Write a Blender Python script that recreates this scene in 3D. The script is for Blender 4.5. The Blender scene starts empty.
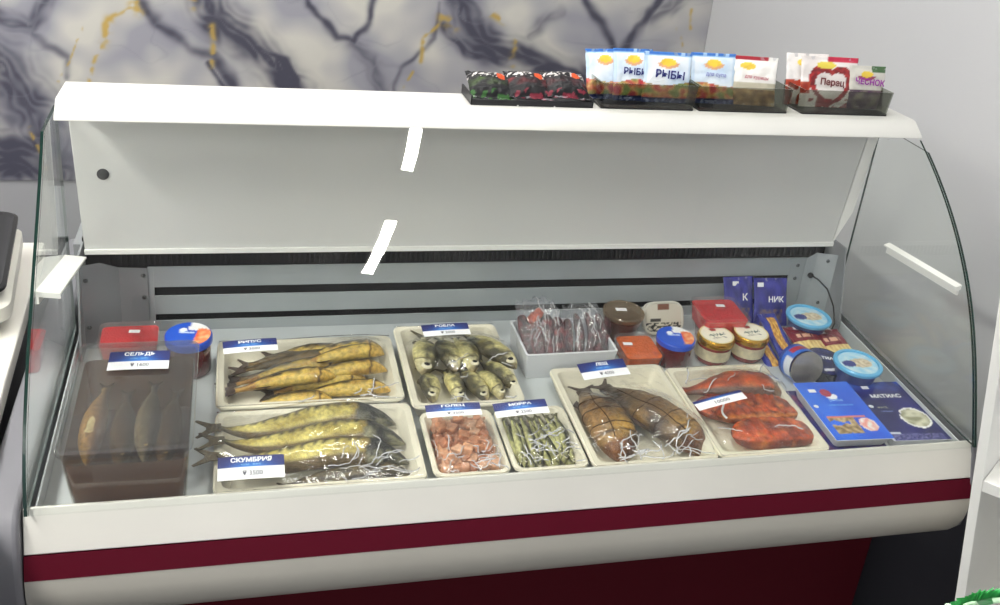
import bpy, math, random
import numpy as np
from mathutils import Vector, Matrix, noise
random.seed(7)
C = bpy.context.scene.collection
PI = math.pi
H0 = 0.85            # height of the display rail above the floor; geometry is written relative to the rail

# ------------------------------------------------------------------ camera model (also used to measure positions on real planes)
CAM = [0.288087, -1.153469, 0.894736, 0.277454, 0.403780, 0.100824, 975.083, -3.465, -54.713]
def _rot(yaw, pitch, roll):
    cy, sy = math.cos(yaw), math.sin(yaw); cp, sp = math.cos(pitch), math.sin(pitch)
    f = Vector((sy*cp, cy*cp, -sp)); r = Vector((cy, -sy, 0)); u = r.cross(f)
    return r*math.cos(roll)+u*math.sin(roll), -r*math.sin(roll)+u*math.cos(roll), f
RR, UU, FF = _rot(*CAM[3:6]); OO = Vector(CAM[:3])
def ray(px, py): return FF+RR*((px-500-CAM[7])/CAM[6])-UU*((py-302.5-CAM[8])/CAM[6])
def onz(px, py, z0, s=0.0):
    d = ray(px, py); t = (z0+s*OO.y-OO.z)/(d.z-s*d.y); return OO+d*t
def ony(px, py, y): d = ray(px, py); return OO+d*((y-OO.y)/d.y)
def onx(px, py, x): d = ray(px, py); return OO+d*((x-OO.x)/d.x)
SL = 0.075; DZ = -0.033; TILT = math.atan(SL)
def deckz(y): return DZ+SL*y
def MD(x, y, h=0.0, rz=0.0): return Matrix.Translation((x, y, deckz(y)+h)) @ Matrix.Rotation(TILT, 4, 'X') @ Matrix.Rotation(rz, 4, 'Z')
def dk(px, py, h=0): return onz(px, py, DZ+h, SL)
def rect_px(q, h, s=SL, z0=DZ):
    """measure a rectangle lying on the plane z = z0+h+s*y; returns matrix (origin at centre, x right, y back, z normal), width, depth"""
    P = [onz(x, y, z0+h, s) for x, y in q]           # TL TR BR BL
    c = (P[0]+P[1]+P[2]+P[3])/4
    ax = ((P[1]-P[0])+(P[2]-P[3]))/2; w = ax.length; ax.normalize()
    ay = ((P[0]-P[3])+(P[1]-P[2]))/2; d = ay.length
    n = ax.cross(ay).normalized(); ay = n.cross(ax)
    M = Matrix((ax, ay, n)).transposed().to_4x4(); M.translation = c
    return M, w, d

# ------------------------------------------------------------------ colours and materials
def lin(c):
    o = []
    for v in c[:3]:
        v = v/255.0; o.append(v/12.92 if v <= .04045 else ((v+.055)/1.055)**2.4)
    return (o[0], o[1], o[2], 1.0)
MATS = {}
def mat(name, rgb=(200, 200, 200), rough=.5, metal=0.0, attr=False, noise_amt=0.0, nscale=20.0, bump=0.0, bscale=60.0, coat=0.0, spec=.5, emit=None, estr=0, sub=0.0, kind='noise'):
    if name in MATS: return MATS[name]
    m = bpy.data.materials.new(name); m.use_nodes = True; nt = m.node_tree; b = nt.nodes['Principled BSDF']
    b.inputs['Roughness'].default_value = rough; b.inputs['Metallic'].default_value = metal
    b.inputs['Specular IOR Level'].default_value = spec
    b.inputs['Coat Weight'].default_value = coat; b.inputs['Coat Roughness'].default_value = .12
    if sub: b.inputs['Subsurface Weight'].default_value = sub; b.inputs['Subsurface Radius'].default_value = (.01, .004, .002); b.inputs['Subsurface Scale'].default_value = .5
    src = None
    if attr:
        a = nt.nodes.new('ShaderNodeAttribute'); a.attribute_name = 'Col'; src = a.outputs['Color']
    else: b.inputs['Base Color'].default_value = lin(rgb)
    tc = nt.nodes.new('ShaderNodeTexCoord')
    if noise_amt:
        n = nt.nodes.new('ShaderNodeTexNoise'); n.inputs['Scale'].default_value = nscale; n.inputs['Detail'].default_value = 5
        nt.links.new(tc.outputs['Object'], n.inputs['Vector'])
        mr = nt.nodes.new('ShaderNodeMapRange'); mr.inputs[1].default_value = .3; mr.inputs[2].default_value = .7
        mr.inputs[3].default_value = 1-noise_amt; mr.inputs[4].default_value = 1+noise_amt*.6
        nt.links.new(n.outputs['Fac'], mr.inputs[0])
        mx = nt.nodes.new('ShaderNodeVectorMath'); mx.operation = 'SCALE'
        if src: nt.links.new(src, mx.inputs[0])
        else: mx.inputs[0].default_value = lin(rgb)[:3]
        nt.links.new(mr.outputs[0], mx.inputs['Scale']); src = mx.outputs[0]
    if src: nt.links.new(src, b.inputs['Base Color'])
    if bump:
        if kind == 'voronoi': n2 = nt.nodes.new('ShaderNodeTexVoronoi'); o = n2.outputs['Distance']
        else: n2 = nt.nodes.new('ShaderNodeTexNoise'); n2.inputs['Detail'].default_value = 4; o = n2.outputs['Fac']
        n2.inputs['Scale'].default_value = bscale; nt.links.new(tc.outputs['Object'], n2.inputs['Vector'])
        bp = nt.nodes.new('ShaderNodeBump'); bp.inputs['Strength'].default_value = bump; bp.inputs['Distance'].default_value = .002
        nt.links.new(o, bp.inputs['Height']); nt.links.new(bp.outputs[0], b.inputs['Normal'])
    if emit:
        b.inputs['Emission Color'].default_value = lin(emit); b.inputs['Emission Strength'].default_value = estr
    MATS[name] = m; return m
def clear(name, tint=(255, 255, 255), rough=.02, f0=.04, bump=0.0, bscale=40.0, haze=0.0, hazec=(230, 230, 230), grey=1.0, detail=3):
    """thin clear sheet: transparent + glossy by viewing angle (Schlick)"""
    if name in MATS: return MATS[name]
    m = bpy.data.materials.new(name); m.use_nodes = True; nt = m.node_tree; nt.nodes.clear()
    out = nt.nodes.new('ShaderNodeOutputMaterial'); tr = nt.nodes.new('ShaderNodeBsdfTransparent'); tr.inputs[0].default_value = lin(tint)
    gl = nt.nodes.new('ShaderNodeBsdfGlossy'); gl.inputs['Roughness'].default_value = rough; gl.inputs[0].default_value = (grey, grey, grey, 1)
    lw = nt.nodes.new('ShaderNodeLayerWeight'); lw.inputs[0].default_value = .5
    pw = nt.nodes.new('ShaderNodeMath'); pw.operation = 'POWER'; pw.inputs[1].default_value = 5
    ma = nt.nodes.new('ShaderNodeMath'); ma.operation = 'MULTIPLY_ADD'; ma.inputs[1].default_value = 1-f0; ma.inputs[2].default_value = f0
    nt.links.new(lw.outputs['Facing'], pw.inputs[0]); nt.links.new(pw.outputs[0], ma.inputs[0])
    mx = nt.nodes.new('ShaderNodeMixShader'); nt.links.new(ma.outputs[0], mx.inputs[0])
    base = tr.outputs[0]
    if haze:
        df = nt.nodes.new('ShaderNodeBsdfDiffuse'); df.inputs[0].default_value = lin(hazec)
        m2 = nt.nodes.new('ShaderNodeMixShader'); m2.inputs[0].default_value = haze
        nt.links.new(base, m2.inputs[1]); nt.links.new(df.outputs[0], m2.inputs[2]); base = m2.outputs[0]
    nt.links.new(base, mx.inputs[1]); nt.links.new(gl.outputs[0], mx.inputs[2]); nt.links.new(mx.outputs[0], out.inputs[0])
    if bump:
        tc = nt.nodes.new('ShaderNodeTexCoord'); n2 = nt.nodes.new('ShaderNodeTexNoise'); n2.inputs['Scale'].default_value = bscale; n2.inputs['Detail'].default_value = detail
        n2.inputs['Distortion'].default_value = 1.5
        nt.links.new(tc.outputs['Object'], n2.inputs['Vector'])
        bp = nt.nodes.new('ShaderNodeBump'); bp.inputs['Strength'].default_value = bump; bp.inputs['Distance'].default_value = .004
        nt.links.new(n2.outputs['Fac'], bp.inputs['Height']); nt.links.new(bp.outputs[0], gl.inputs['Normal']); nt.links.new(bp.outputs[0], lw.inputs['Normal'])
    MATS[name] = m; return m

white = mat('white_enamel', (238, 238, 234), .35, noise_amt=.03, nscale=5)
panelw = mat('panel_enamel', (208, 208, 206), .42, noise_amt=.03, nscale=4)
whitecard = mat('white_card', (240, 240, 242), .5)
steel = mat('brushed_steel', (168, 174, 177), .42, metal=.2, noise_amt=.08, nscale=12)
steeld = mat('dull_steel', (140, 143, 146), .45, metal=.15, noise_amt=.1, nscale=10)
deckm = mat('deck_steel', (198, 203, 205), .35, metal=.15, noise_amt=.05, nscale=8)
black = mat('black_void', (14, 14, 18), .8)
blackp = mat('black_plastic', (24, 24, 27), .35)
maroon = mat('maroon_stripe', (82, 4, 27), .6, spec=.15)
maroond = mat('maroon_base', (70, 4, 18), .8, spec=.2)
greyend = mat('grey_plastic', (120, 120, 126), .45, noise_amt=.06, nscale=9)
foam = mat('foam_tray', (230, 224, 204), .55, noise_amt=.03, nscale=30, bump=.1, bscale=300)
glass = clear('display_glass', (253, 254, 253), .0, .022)
glassedge = mat('glass_edge', (16, 44, 38), .15)
film = clear('cling_film', (253, 253, 253), .07, .025, bump=.35, bscale=26)
clearp = clear('clear_plastic', (250, 250, 250), .06, .04, haze=.04)
smoke = clear('smoked_plastic', (208, 210, 204), .06, .04)
attrm = mat('printed_film', attr=True, rough=.28, coat=.3, bump=.15, bscale=40)
attrmat = mat('printed_paper', attr=True, rough=.5)
fishm = mat('smoked_fish_skin', attr=True, rough=.33, noise_amt=.42, nscale=150, bump=.45, bscale=380, kind='voronoi', coat=.25)
fishs = mat('dried_fish_skin', attr=True, rough=.4, noise_amt=.45, nscale=190, bump=.45, bscale=500, kind='voronoi', coat=.2)
txtw = mat('white_ink', (245, 247, 250), .5)
txtk = mat('black_ink', (35, 35, 40), .5)
navy = mat('navy_ink', (36, 44, 120), .5)

# ------------------------------------------------------------------ mesh helpers
def mk(name, V, F, mats, parent=None, M=None, cols=None, mi=None, smooth=True, label=None, bevel=0.0, autos=True):
    me = bpy.data.meshes.new(name); me.from_pydata([tuple(v) for v in V], [], [tuple(f) for f in F])
    if not isinstance(mats, (list, tuple)): mats = [mats]
    for m in mats: me.materials.append(m)
    if mi is not None: me.polygons.foreach_set('material_index', mi)
    if cols is not None:
        a = me.color_attributes.new('Col', 'FLOAT_COLOR', 'POINT'); a.data.foreach_set('color', np.array(cols, dtype=np.float32).ravel())
    me.update()
    if smooth:
        me.polygons.foreach_set('use_smooth', [True]*len(me.polygons))
        if autos:
            try: me.set_sharp_from_angle(angle=math.radians(38))
            except Exception: pass
    o = bpy.data.objects.new(name, me); C.objects.link(o)
    if parent is not None:
        o.parent = parent
        if parent.get('_abs'): o.matrix_basis = Matrix.Translation(-parent.location)
    if M is not None: o.matrix_basis = (o.matrix_basis @ M) if parent is not None and parent.get('_abs') else M
    if bevel:
        b = o.modifiers.new('bevel', 'BEVEL'); b.width = bevel; b.segments = 3; b.limit_method = 'ANGLE'; b.angle_limit = math.radians(40)
    if label: o['label'] = label
    return o
def tag(o, label, cat, group=None, kind=None):
    o['label'] = label; o['category'] = cat
    if group: o['group'] = group
    if kind: o['kind'] = kind
    return o
def thing(name, label, cat, M=None, group=None, abs_=False, loc=None):
    o = bpy.data.objects.new(name, None); C.objects.link(o); o.empty_display_size = .03
    if M is not None: o.matrix_basis = M
    if loc is not None: o.location = loc
    if abs_: o['_abs'] = 1
    return tag(o, label, cat, group)
def struct(o): o['kind'] = 'structure'; return o
class G:
    def __init__(s): s.V = []; s.F = []; s.mi = []; s.c = []
    def add(s, V, F, mi=0, c=None):
        k = len(s.V); s.V += [tuple(v) for v in V]; s.F += [tuple(i+k for i in f) for f in F]; s.mi += [mi]*len(F)
        if c is not None: s.c += c
        return s
    def box(s, x0, x1, y0, y1, z0, z1, mi=0):
        V = [(x, y, z) for z in (z0, z1) for y in (y0, y1) for x in (x0, x1)]
        return s.add(V, [(0, 2, 3, 1), (4, 5, 7, 6), (0, 1, 5, 4), (2, 6, 7, 3), (0, 4, 6, 2), (1, 3, 7, 5)], mi)
    def extrude_x(s, prof, x0, x1, mi=0, caps=True):
        n = len(prof); V = [(x0, y, z) for y, z in prof]+[(x1, y, z) for y, z in prof]
        F = [(i, (i+1) % n, (i+1) % n+n, i+n) for i in range(n)]
        if caps: F += [tuple(range(n-1, -1, -1)), tuple(range(n, 2*n))]
        return s.add(V, F, mi)
    def tube(s, P, r, n=8, mi=0, closed=False):
        P = [Vector(p) for p in P]; m = len(P); V = []
        for i, p in enumerate(P):
            t = (P[(i+1) % m]-P[i-1]) if closed else (P[min(i+1, m-1)]-P[max(i-1, 0)])
            t.normalize(); a = t.orthogonal().normalized() if abs(t.z) > .9 else t.cross(Vector((0, 0, 1))).normalized(); b = t.cross(a)
            V += [p+a*(r*math.cos(2*PI*k/n))+b*(r*math.sin(2*PI*k/n)) for k in range(n)]
        F = []
        for i in range(m if closed else m-1):
            for k in range(n):
                j = (i+1) % m; F.append((i*n+k, i*n+(k+1) % n, j*n+(k+1) % n, j*n+k))
        if not closed: F += [tuple(range(n-1, -1, -1)), tuple((m-1)*n+k for k in range(n))]
        return s.add(V, F, mi)
    def lathe(s, prof, n=32, mi=0, cx=0, cy=0, mis=None):
        V = []; F = []; k0 = len(s.F)
        for r, z in prof: V += [(cx+r*math.cos(2*PI*k/n), cy+r*math.sin(2*PI*k/n), z) for k in range(n)]
        for i in range(len(prof)-1):
            for k in range(n): F.append((i*n+k, i*n+(k+1) % n, (i+1)*n+(k+1) % n, (i+1)*n+k))
        capb = prof[0][0] > 1e-4; capt = prof[-1][0] > 1e-4
        if capb: F.append(tuple(range(n-1, -1, -1)))
        if capt: F.append(tuple((len(prof)-1)*n+k for k in range(n)))
        return s.add(V, F, mi)
    def loft(s, rings, mi=0, cap0=True, cap1=True):
        n = len(rings[0]); V = [v for r in rings for v in r]; F = []
        for i in range(len(rings)-1):
            for k in range(n): F.append((i*n+k, i*n+(k+1) % n, (i+1)*n+(k+1) % n, (i+1)*n+k))
        if cap0: F.append(tuple(range(n-1, -1, -1)))
        if cap1: F.append(tuple((len(rings)-1)*n+k for k in range(n)))
        return s.add(V, F, mi)
    def mk(s, name, mats, parent=None, **k):
        return mk(name, s.V, s.F, mats, parent, mi=s.mi, cols=(s.c if s.c else None), **k)
def rr(w, d, r, z, n=5, cx=0, cy=0):
    o = []
    for sx, sy, a0 in ((1, 1, 0), (-1, 1, 90), (-1, -1, 180), (1, -1, 270)):
        for k in range(n+1):
            a = math.radians(a0+90*k/n); o.append((cx+sx*(w/2-r)+r*math.cos(a), cy+sy*(d/2-r)+r*math.sin(a), z))
    return o
def text(s, parent, M, width, mats, name='lettering', height=None, bold=.02, ext=.0002):
    cu = bpy.data.curves.new('t', 'FONT'); cu.body = s; cu.size = 1; cu.align_x = 'CENTER'; cu.align_y = 'CENTER'; cu.offset = bold; cu.extrude = 0; cu.resolution_u = 3
    o = bpy.data.objects.new('t', cu); C.objects.link(o)
    bpy.context.view_layer.update()
    me = bpy.data.meshes.new_from_object(o.evaluated_get(bpy.context.evaluated_depsgraph_get()))
    bpy.data.objects.remove(o); bpy.data.curves.remove(cu)
    V = np.array([v.co[:] for v in me.vertices]); F = [tuple(p.vertices) for p in me.polygons]; bpy.data.meshes.remove(me)
    lo = V.min(0); hi = V.max(0); V = V-(lo+hi)/2
    k = width/(hi[0]-lo[0]); ky = k if height is None else height/(hi[1]-lo[1])
    V[:, 0] *= k; V[:, 1] *= ky; V[:, 2] = 0
    return mk(name, V.tolist(), F, mats, parent, M=M, smooth=False)
def T(x=0, y=0, z=0): return Matrix.Translation((x, y, z))
def RX(a): return Matrix.Rotation(a, 4, 'X')
def RY(a): return Matrix.Rotation(a, 4, 'Y')
def RZ(a): return Matrix.Rotation(a, 4, 'Z')
def interp(t, xs, ys): return float(np.interp(t, xs, ys))
def mixc(a, b, k): k = max(0, min(1, k)); return tuple(a[i]*(1-k)+b[i]*k for i in range(3))
def nz(x, y, z=0): return noise.noise(Vector((x, y, z)))

# ================================================================== ROOM
XW = 1.70; YW = 1.66; XL = -2.4; YF = -3.2; ZF = -H0; ZC = 1.85
wallg = mat('grey_wall_paint', (190, 191, 193), .6, noise_amt=.02, nscale=2)
struct(G().box(XL, XW, YF, YW, ZF-.05, ZF).mk('floor', mat('dark_floor_tile', (70, 68, 68), .35, noise_amt=.15, nscale=6), smooth=False))
struct(G().box(XL-.05, XW+.05, YF, YW+.05, ZC, ZC+.05).mk('ceiling', mat('ceiling_paint', (225, 225, 225), .7), smooth=False))
struct(G().box(XW, XW+.05, YF, YW+.05, ZF, ZC).mk('wall_right', wallg, smooth=False))
struct(G().box(XL-.05, XL, YF, YW+.05, ZF, ZC).mk('wall_left', wallg, smooth=False))
struct(G().box(XW-.012, XW-.0005, YF+.01, YW-.01, ZF+.001, -.16).mk('wall_right_lower_1', mat('dark_lower_wall', (66, 66, 74), .6), smooth=False))  # dark sheet covering the lower part of the right wall
# back wall: marbled wallpaper above, painted below
ZM = -.131
struct(G().box(XL, XW, YW, YW+.05, ZF, ZC).mk('wall_back', mat('grey_lower_paint', (158, 159, 163), .6), smooth=False))
def polyd(x, y, P):
    b = 1e9
    for (x0, y0), (x1, y1) in zip(P, P[1:]):
        dx, dy = x1-x0, y1-y0; t = max(0, min(1, ((x-x0)*dx+(y-y0)*dy)/(dx*dx+dy*dy+1e-9)))
        b = min(b, math.hypot(x-x0-t*dx, y-y0-t*dy))
    return b
def w2p(p):
    d = p-OO; z = d.dot(FF); return 500+CAM[7]+CAM[6]*d.dot(RR)/z, 302.5+CAM[8]-CAM[6]*d.dot(UU)/z
DARK = [([(128, -20), (160, 26), (190, 46), (216, 52), (232, 84), (240, 120)], 5, .8), ([(195, -30), (215, 15), (250, 45), (276, 70), (296, 92), (310, 130)], 15, .95),
        ([(255, 48), (285, 60), (305, 95)], 5, .9), ([(296, -30), (306, 5), (322, 22), (334, 38), (352, 42), (370, 22), (376, -20)], 3.2, .8),
        ([(350, 45), (372, 60), (384, 90)], 7, .45), ([(452, -30), (465, 22), (492, 48), (520, 60), (560, 74), (592, 84), (640, 120)], 14, .95), ([(440, 28), (470, 50), (505, 62)], 6, .8),
        ([(570, -30), (592, 12), (606, 34), (616, 52), (634, 38), (648, 18), (668, -20)], 3.5, .85), ([(650, 20), (670, 10), (690, -20)], 8, .5),
        ([(0, 18), (30, 22), (46, 0), (52, -30)], 8, .7), ([(-60, 60), (0, 66), (30, 110), (45, 150), (60, 220)], 26, .75), ([(-30, 150), (20, 160), (60, 175)], 24, .95), ([(30, 30), (45, 44), (70, 58), (72, 74)], 3, .5),
        ([(395, 88), (400, 66), (430, 40), (436, 4)], 2, .5), ([(560, 14), (540, 24), (528, 40)], 6, .35), ([(210, 60), (216, 74), (228, 90)], 3, .9)]
GOLD = [([(138, 2), (124, 9), (112, 14), (104, 24), (103, 42), (96, 56), (90, 84)], 2.0), ([(132, 4), (140, 12)], 5), ([(108, 18), (104, 44)], 4), ([(212, 24), (214, 40), (213, 66)], 3), ([(190, -6), (196, 6)], 4), ([(84, 24), (72, 60), (60, 80)], 1),
        ([(420, 60), (423, 38), (436, 26), (452, 22)], 2), ([(440, 18), (452, 28)], 5), ([(488, 12), (502, 20)], 3.2), ([(516, 40), (512, 56), (512, 76)], 2.6), ([(692, 10), (690, 30)], 1.5), ([(402, 90), (412, 70)], 1.2),
        ([(30, 130), (40, 150), (46, 166)], 2), ([(676, 30), (684, 50)], 1.2)]
def marble(x, z):
    px, py = w2p(Vector((x, YW, z)))
    wx = 7*nz(px*.022, py*.022, 1)+3*nz(px*.07, py*.07, 5); wy = 7*nz(px*.022, py*.022, 9)+3*nz(px*.07, py*.07, 7)
    qx, qy = px+wx, py+wy
    n1 = nz(px*.012, py*.016, 3); n2 = nz(px*.04, py*.05, 12); n3 = nz(px*.12, py*.15, 2)
    c = mixc((216, 214, 206), (166, 166, 176), .42+1.9*n1+.5*n2)
    d = 0
    for P, w, s in DARK:
        kk = polyd(qx, qy, P); k = kk/w
        if k < 2.4: d = max(d, s*math.exp(-k*k*.8)*(1 if w < 6 else .86+.20*math.sin(kk*.62+7*n2+w)))
    d = max(0, min(1, 1.2*d*(1+.15*n3+.6*n2)))
    c = mixc(c, (76, 76, 92), d)
    f = abs(nz(px*.018+wx*.05, py*.022, 31)); c = mixc(c, (140, 140, 150), .40*max(0, .2+2*n1)*math.exp(-(f/.02)**2)) 
    for P, w in GOLD:
        k = polyd(px+wx*.5, py+wy*.5, P)/w
        if k < 2: c = mixc(c, (200, 166, 84), max(0, min(.9, .45+2.2*n3+.8*n2))*math.exp(-k*k))
    c = mixc(c, (0, 0, 0), .09)
    return lin(c)
V = []; F = []; cols = []; nx, nzz = 520, 180; x0, x1, z0, z1 = -.55, XW-.001, ZM, .62
for j in range(nzz+1):
    for i in range(nx+1):
        x = x0+(x1-x0)*i/nx; z = z0+(z1-z0)*j/nzz; V.append((x, YW-.004, z)); cols.append(marble(x, z))
for j in range(nzz):
    for i in range(nx): a = j*(nx+1)+i; F.append((a, a+1, a+nx+2, a+nx+1))
k = len(V); V += [(x0, YW, z0), (x1, YW, z0), (x1, YW, z1), (x0, YW, z1)]; cols += [(.5, .5, .5, 1)]*4
a, b, c_, d_ = 0, nx, nzz*(nx+1)+nx, nzz*(nx+1); F += [(k, k+1, b, a), (k+3, d_, c_, k+2)]
struct(mk('wall_back_marbled_paper', V, F, mat('marbled_wallpaper', attr=True, rough=.5), cols=cols, smooth=False))
# ceiling lamps (a row of tubes above the case, plus wide fill lights added to brighten the scene)
lampm = mat('lamp_diffuser', (255, 255, 255), .5, emit=(255, 252, 246), estr=190)
fillm = mat('fill_light_diffuser', (255, 255, 255), .5, emit=(255, 252, 246), estr=40)
def lamp(x, y, w, l, a, m, label):
    t = thing('ceiling_lamp', label, 'lamp', T(x, y, ZC)@RZ(a), group='ceiling lamps of the shop')
    G().box(-w/2-.012, w/2+.012, -l/2-.012, l/2+.012, -.03, -.0005).mk('housing', white, t, bevel=.003)
    G().box(-w/2, w/2, -l/2, l/2, -.036, -.0302).mk('diffuser', m, t, smooth=False)
lamp(.626, -.61, .036, .40, math.radians(-9), lampm, 'narrow ceiling lamp over the front of the counter')
lamp(.768, .065, .036, .37, math.radians(-15), lampm, 'narrow ceiling lamp over the shelf of the counter')
lamp(-1.0, -.6, .30, 1.2, 0, fillm, 'added wide fill light over the left of the shop, near the customer')  # added fill, set aside so the front glass does not mirror it
lamp(-.95, -2.55, .35, 1.1, 0, fillm, 'added wide fill light over the shop floor far in front of the counter')  # added fill to lift the rear panel under the shelf
lamp(-1.2, .8, .30, 1.0, 0, fillm, 'added wide fill light over the left of the shop, near the marbled wall')
lamp(.5, 1.05, 1.2, .12, 0, fillm, 'added wide fill light over the seller side behind the case')  # added fill for the wallpaper and the shelf top

# ================================================================== DISPLAY CASE
case = thing('refrigerated_display_case', 'long white refrigerated display counter with curved glass and maroon stripe', 'display counter', loc=(0.75, .4, -H0), abs_=True)
W_ = 1.5
# front profile pieces
G().extrude_x([(.012, -.06), (.012, .004), (.006, .006), (-.004, -.013), (-.018, -.053), (-.005, -.06)], 0, W_).mk('front_rail', mat('rail_enamel', (218, 216, 209), .35, noise_amt=.04, nscale=6), case, bevel=.0015)
G().extrude_x([(-.019, -.0545), (-.031, -.087), (-.005, -.087), (-.005, -.0605)], .0, W_).mk('stripe', maroon, case)
pr = [(-.030, -.0875), (-.033, -.11), (-.031, -.13), (-.022, -.153), (-.006, -.175), (.02, -.197), (.06, -.216), (.11, -.229), (.17, -.236), (.30, -.24), (.30, -.20), (.04, -.15), (.0, -.0875)]
G().extrude_x(pr, 0, W_).mk('lower_cover', mat('lower_cover_enamel', (186, 183, 174), .4, noise_amt=.04, nscale=5), case)
G().box(.03, 1.497, .155, .80, -H0+.001, -.2405).mk('base', maroond, case, bevel=.004)
# body behind the base of the well
G().extrude_x([(.013, -.06), (.013, -.045), (.512, -.010), (.512, .17), (.80, .17), (.80, -.2), (.3, -.2)], .004, 1.496).mk('body', steeld, case)
# end caps
pc = [(-.036, -.30), (-.04, -.10), (-.034, -.04), (-.02, -.002), (.0, .012), (.03, .016), (.52, .05), (.8, .06), (.8, -.5), (.05, -.5), (-.01, -.42)]
G().extrude_x(pc, -.052, -.002).mk('end_cap', greyend, case, bevel=.008, label='grey plastic end cap on the left')
pc2 = [(-.022, -.06), (.0, .0), (.52, .04), (.8, .05), (.8, -.235), (.17, -.235), (.06, -.214), (.02, -.195), (-.006, -.173), (-.022, -.151), (-.03, -.11)]
G().extrude_x(pc2, 1.4975, 1.508).mk('end_cap', greyend, case, bevel=.002, label='grey end panel on the right')
# deck
g = G(); g.extrude_x([(.0125, deckz(.0125)), (.505, deckz(.505)), (.505, deckz(.505)-.006), (.0125, deckz(.0125)-.006)], .012, 1.488)
for x in (.012, .49+.995): g.extrude_x([(.013, deckz(.013)+.001), (.505, deckz(.505)+.001), (.505, deckz(.505)+.03), (.013, deckz(.013)+.03)], x, x+.003)
g.mk('deck', deckm, case, bevel=.0008)
# back of the well: black void, slotted plate, brackets
G().box(.02, 1.48, .5055, .511, -.01, .185).mk('rear_grille', black, case)
g = G()
for i in range(150):
    x = .06+i*.00935; g.box(x, x+.0035, .500, .5050, .134, .183)
g.mk('grille_fins', mat('black_fin', (20, 20, 27), .7), case, smooth=False)
g = G(); Y0, Y1 = .4955, .4985
for a, b in ((.092, .132), (.038, .075), (.004, .025)): g.box(.135, 1.40, Y0, Y1, a, b)
g.box(.125, .135, Y0, Y1, .004, .132); g.box(1.40, 1.435, Y0, Y1, .004, .132)
g.mk('slotted_plate', steel, case, bevel=.0006)
def poly_prism(g, P, n, th):
    P = [Vector(p) for p in P]; n = Vector(n)*th; k = len(P)
    g.add(P+[p+n for p in P], [tuple(range(k-1, -1, -1)), tuple(range(k, 2*k))]+[(i, (i+1) % k, (i+1) % k+k, i+k) for i in range(k)])
g = G(); poly_prism(g, [(.125, .492, -.0), (.125, .492, .131), (.078, .492, .133), (.078, .492, -.0)], (0, 1, 0), .002)
poly_prism(g, [(.0775, .492, .0), (.0775, .492, .133), (.05, .465, .155), (.022, .445, .158), (.022, .445, -.0)], (.6, .7, 0), .002)
br = g.mk('bracket', steeld, case, label='grey angled bracket at the left end')
def screw(x, y, z, r=.004, ang=0, par=case, rot=None):
    g = G().lathe([(r, 0), (r, .001), (r*.6, .0028), (0, .003)], 14)
    return g.mk('screw', mat('screw_zinc', (95, 98, 100), .3, metal=.8), par, M=T(x, y, z)@(rot or RX(PI/2)))
for x, z in ((.118, .118), (.118, .075), (.030, .130), (.030, .04)): screw(x, .491 if x > .1 else .448, z)
g = G(); poly_prism(g, [(1.432, .492, .0), (1.432, .492, .131), (1.452, .488, .146), (1.452, .488, .0)], (0, 1, 0), .002)
poly_prism(g, [(1.4525, .487, .0), (1.4525, .487, .146), (1.478, .455, .155), (1.478, .455, .0)], (-.6, .7, 0), .002)
g.mk('bracket', steel, case, label='steel angled bracket at the right end')
for x, y, z in ((1.466, .468, .136), (1.416, .4945, .115), (1.416, .4945, .085), (1.466, .468, .04)): screw(x, y, z)
G().tube([(1.448, .486, .095), (1.455, .47, .093), (1.468, .45, .08), (1.478, .43, .05), (1.476, .41, .02), (1.465, .40, .01)], .0016).mk('sensor_cable', blackp, case)
G().tube([(1.446, .4885, .095), (1.446, .484, .095)], .006, 12).mk('cable_plug', blackp, case)
# inner side panels
for x in (.0195, 1.479):
    g = G(); poly_prism(g, [(x, .505, .0), (x, .505, .178), (x, .44, .178), (x, .40, .03), (x, .40, .0)], (1, 0, 0), .0035)
    g.mk('inner_side_panel', steeld, case)
# white rear panel
g = G(); poly_prism(g, [(.03, .463, .180), (1.462, .463, .180), (1.475, .448, .455), (.022, .448, .455)], (0, 1, 0), .01)
g.mk('rear_panel', panelw, case, bevel=.0015)
G().box(.03, 1.462, .457, .4628, .174, .183).mk('panel_trim', white, case, bevel=.001)
g = G(); poly_prism(g, [(1.4635, .463, .180), (1.486, .455, .25), (1.494, .44, .455), (1.4765, .448, .455)], (0, 1, 0), .006)
g.mk('panel_return', white, case)
p = ony(103, 174, .456)
g = G().lathe([(.0095, 0), (.0095, .002), (.0075, .0028), (0, .003)], 24); g.mk('grommet', mat('dark_grommet', (62, 62, 64), .5), case, M=T(p.x, .4485+.0145*(.455-p.z)/.275, p.z)@RX(PI/2))
# top shelf
G().extrude_x([(.333, .445), (.336, .450), (.362, .4695), (.370, .471), (.460, .471), (.460, .4565), (.372, .4565), (.345, .447)], 0.022, 1.502).mk('top_shelf', mat('shelf_enamel', (206, 206, 202), .4, noise_amt=.02, nscale=5), case, bevel=.0012)
p = ony(453, 498, -.0110)
text('12', case, T(-.75, -.4, H0)@T(p.x, -.0140, p.z)@RX(PI/2-.35), .012, txtk, bold=.03)
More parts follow.
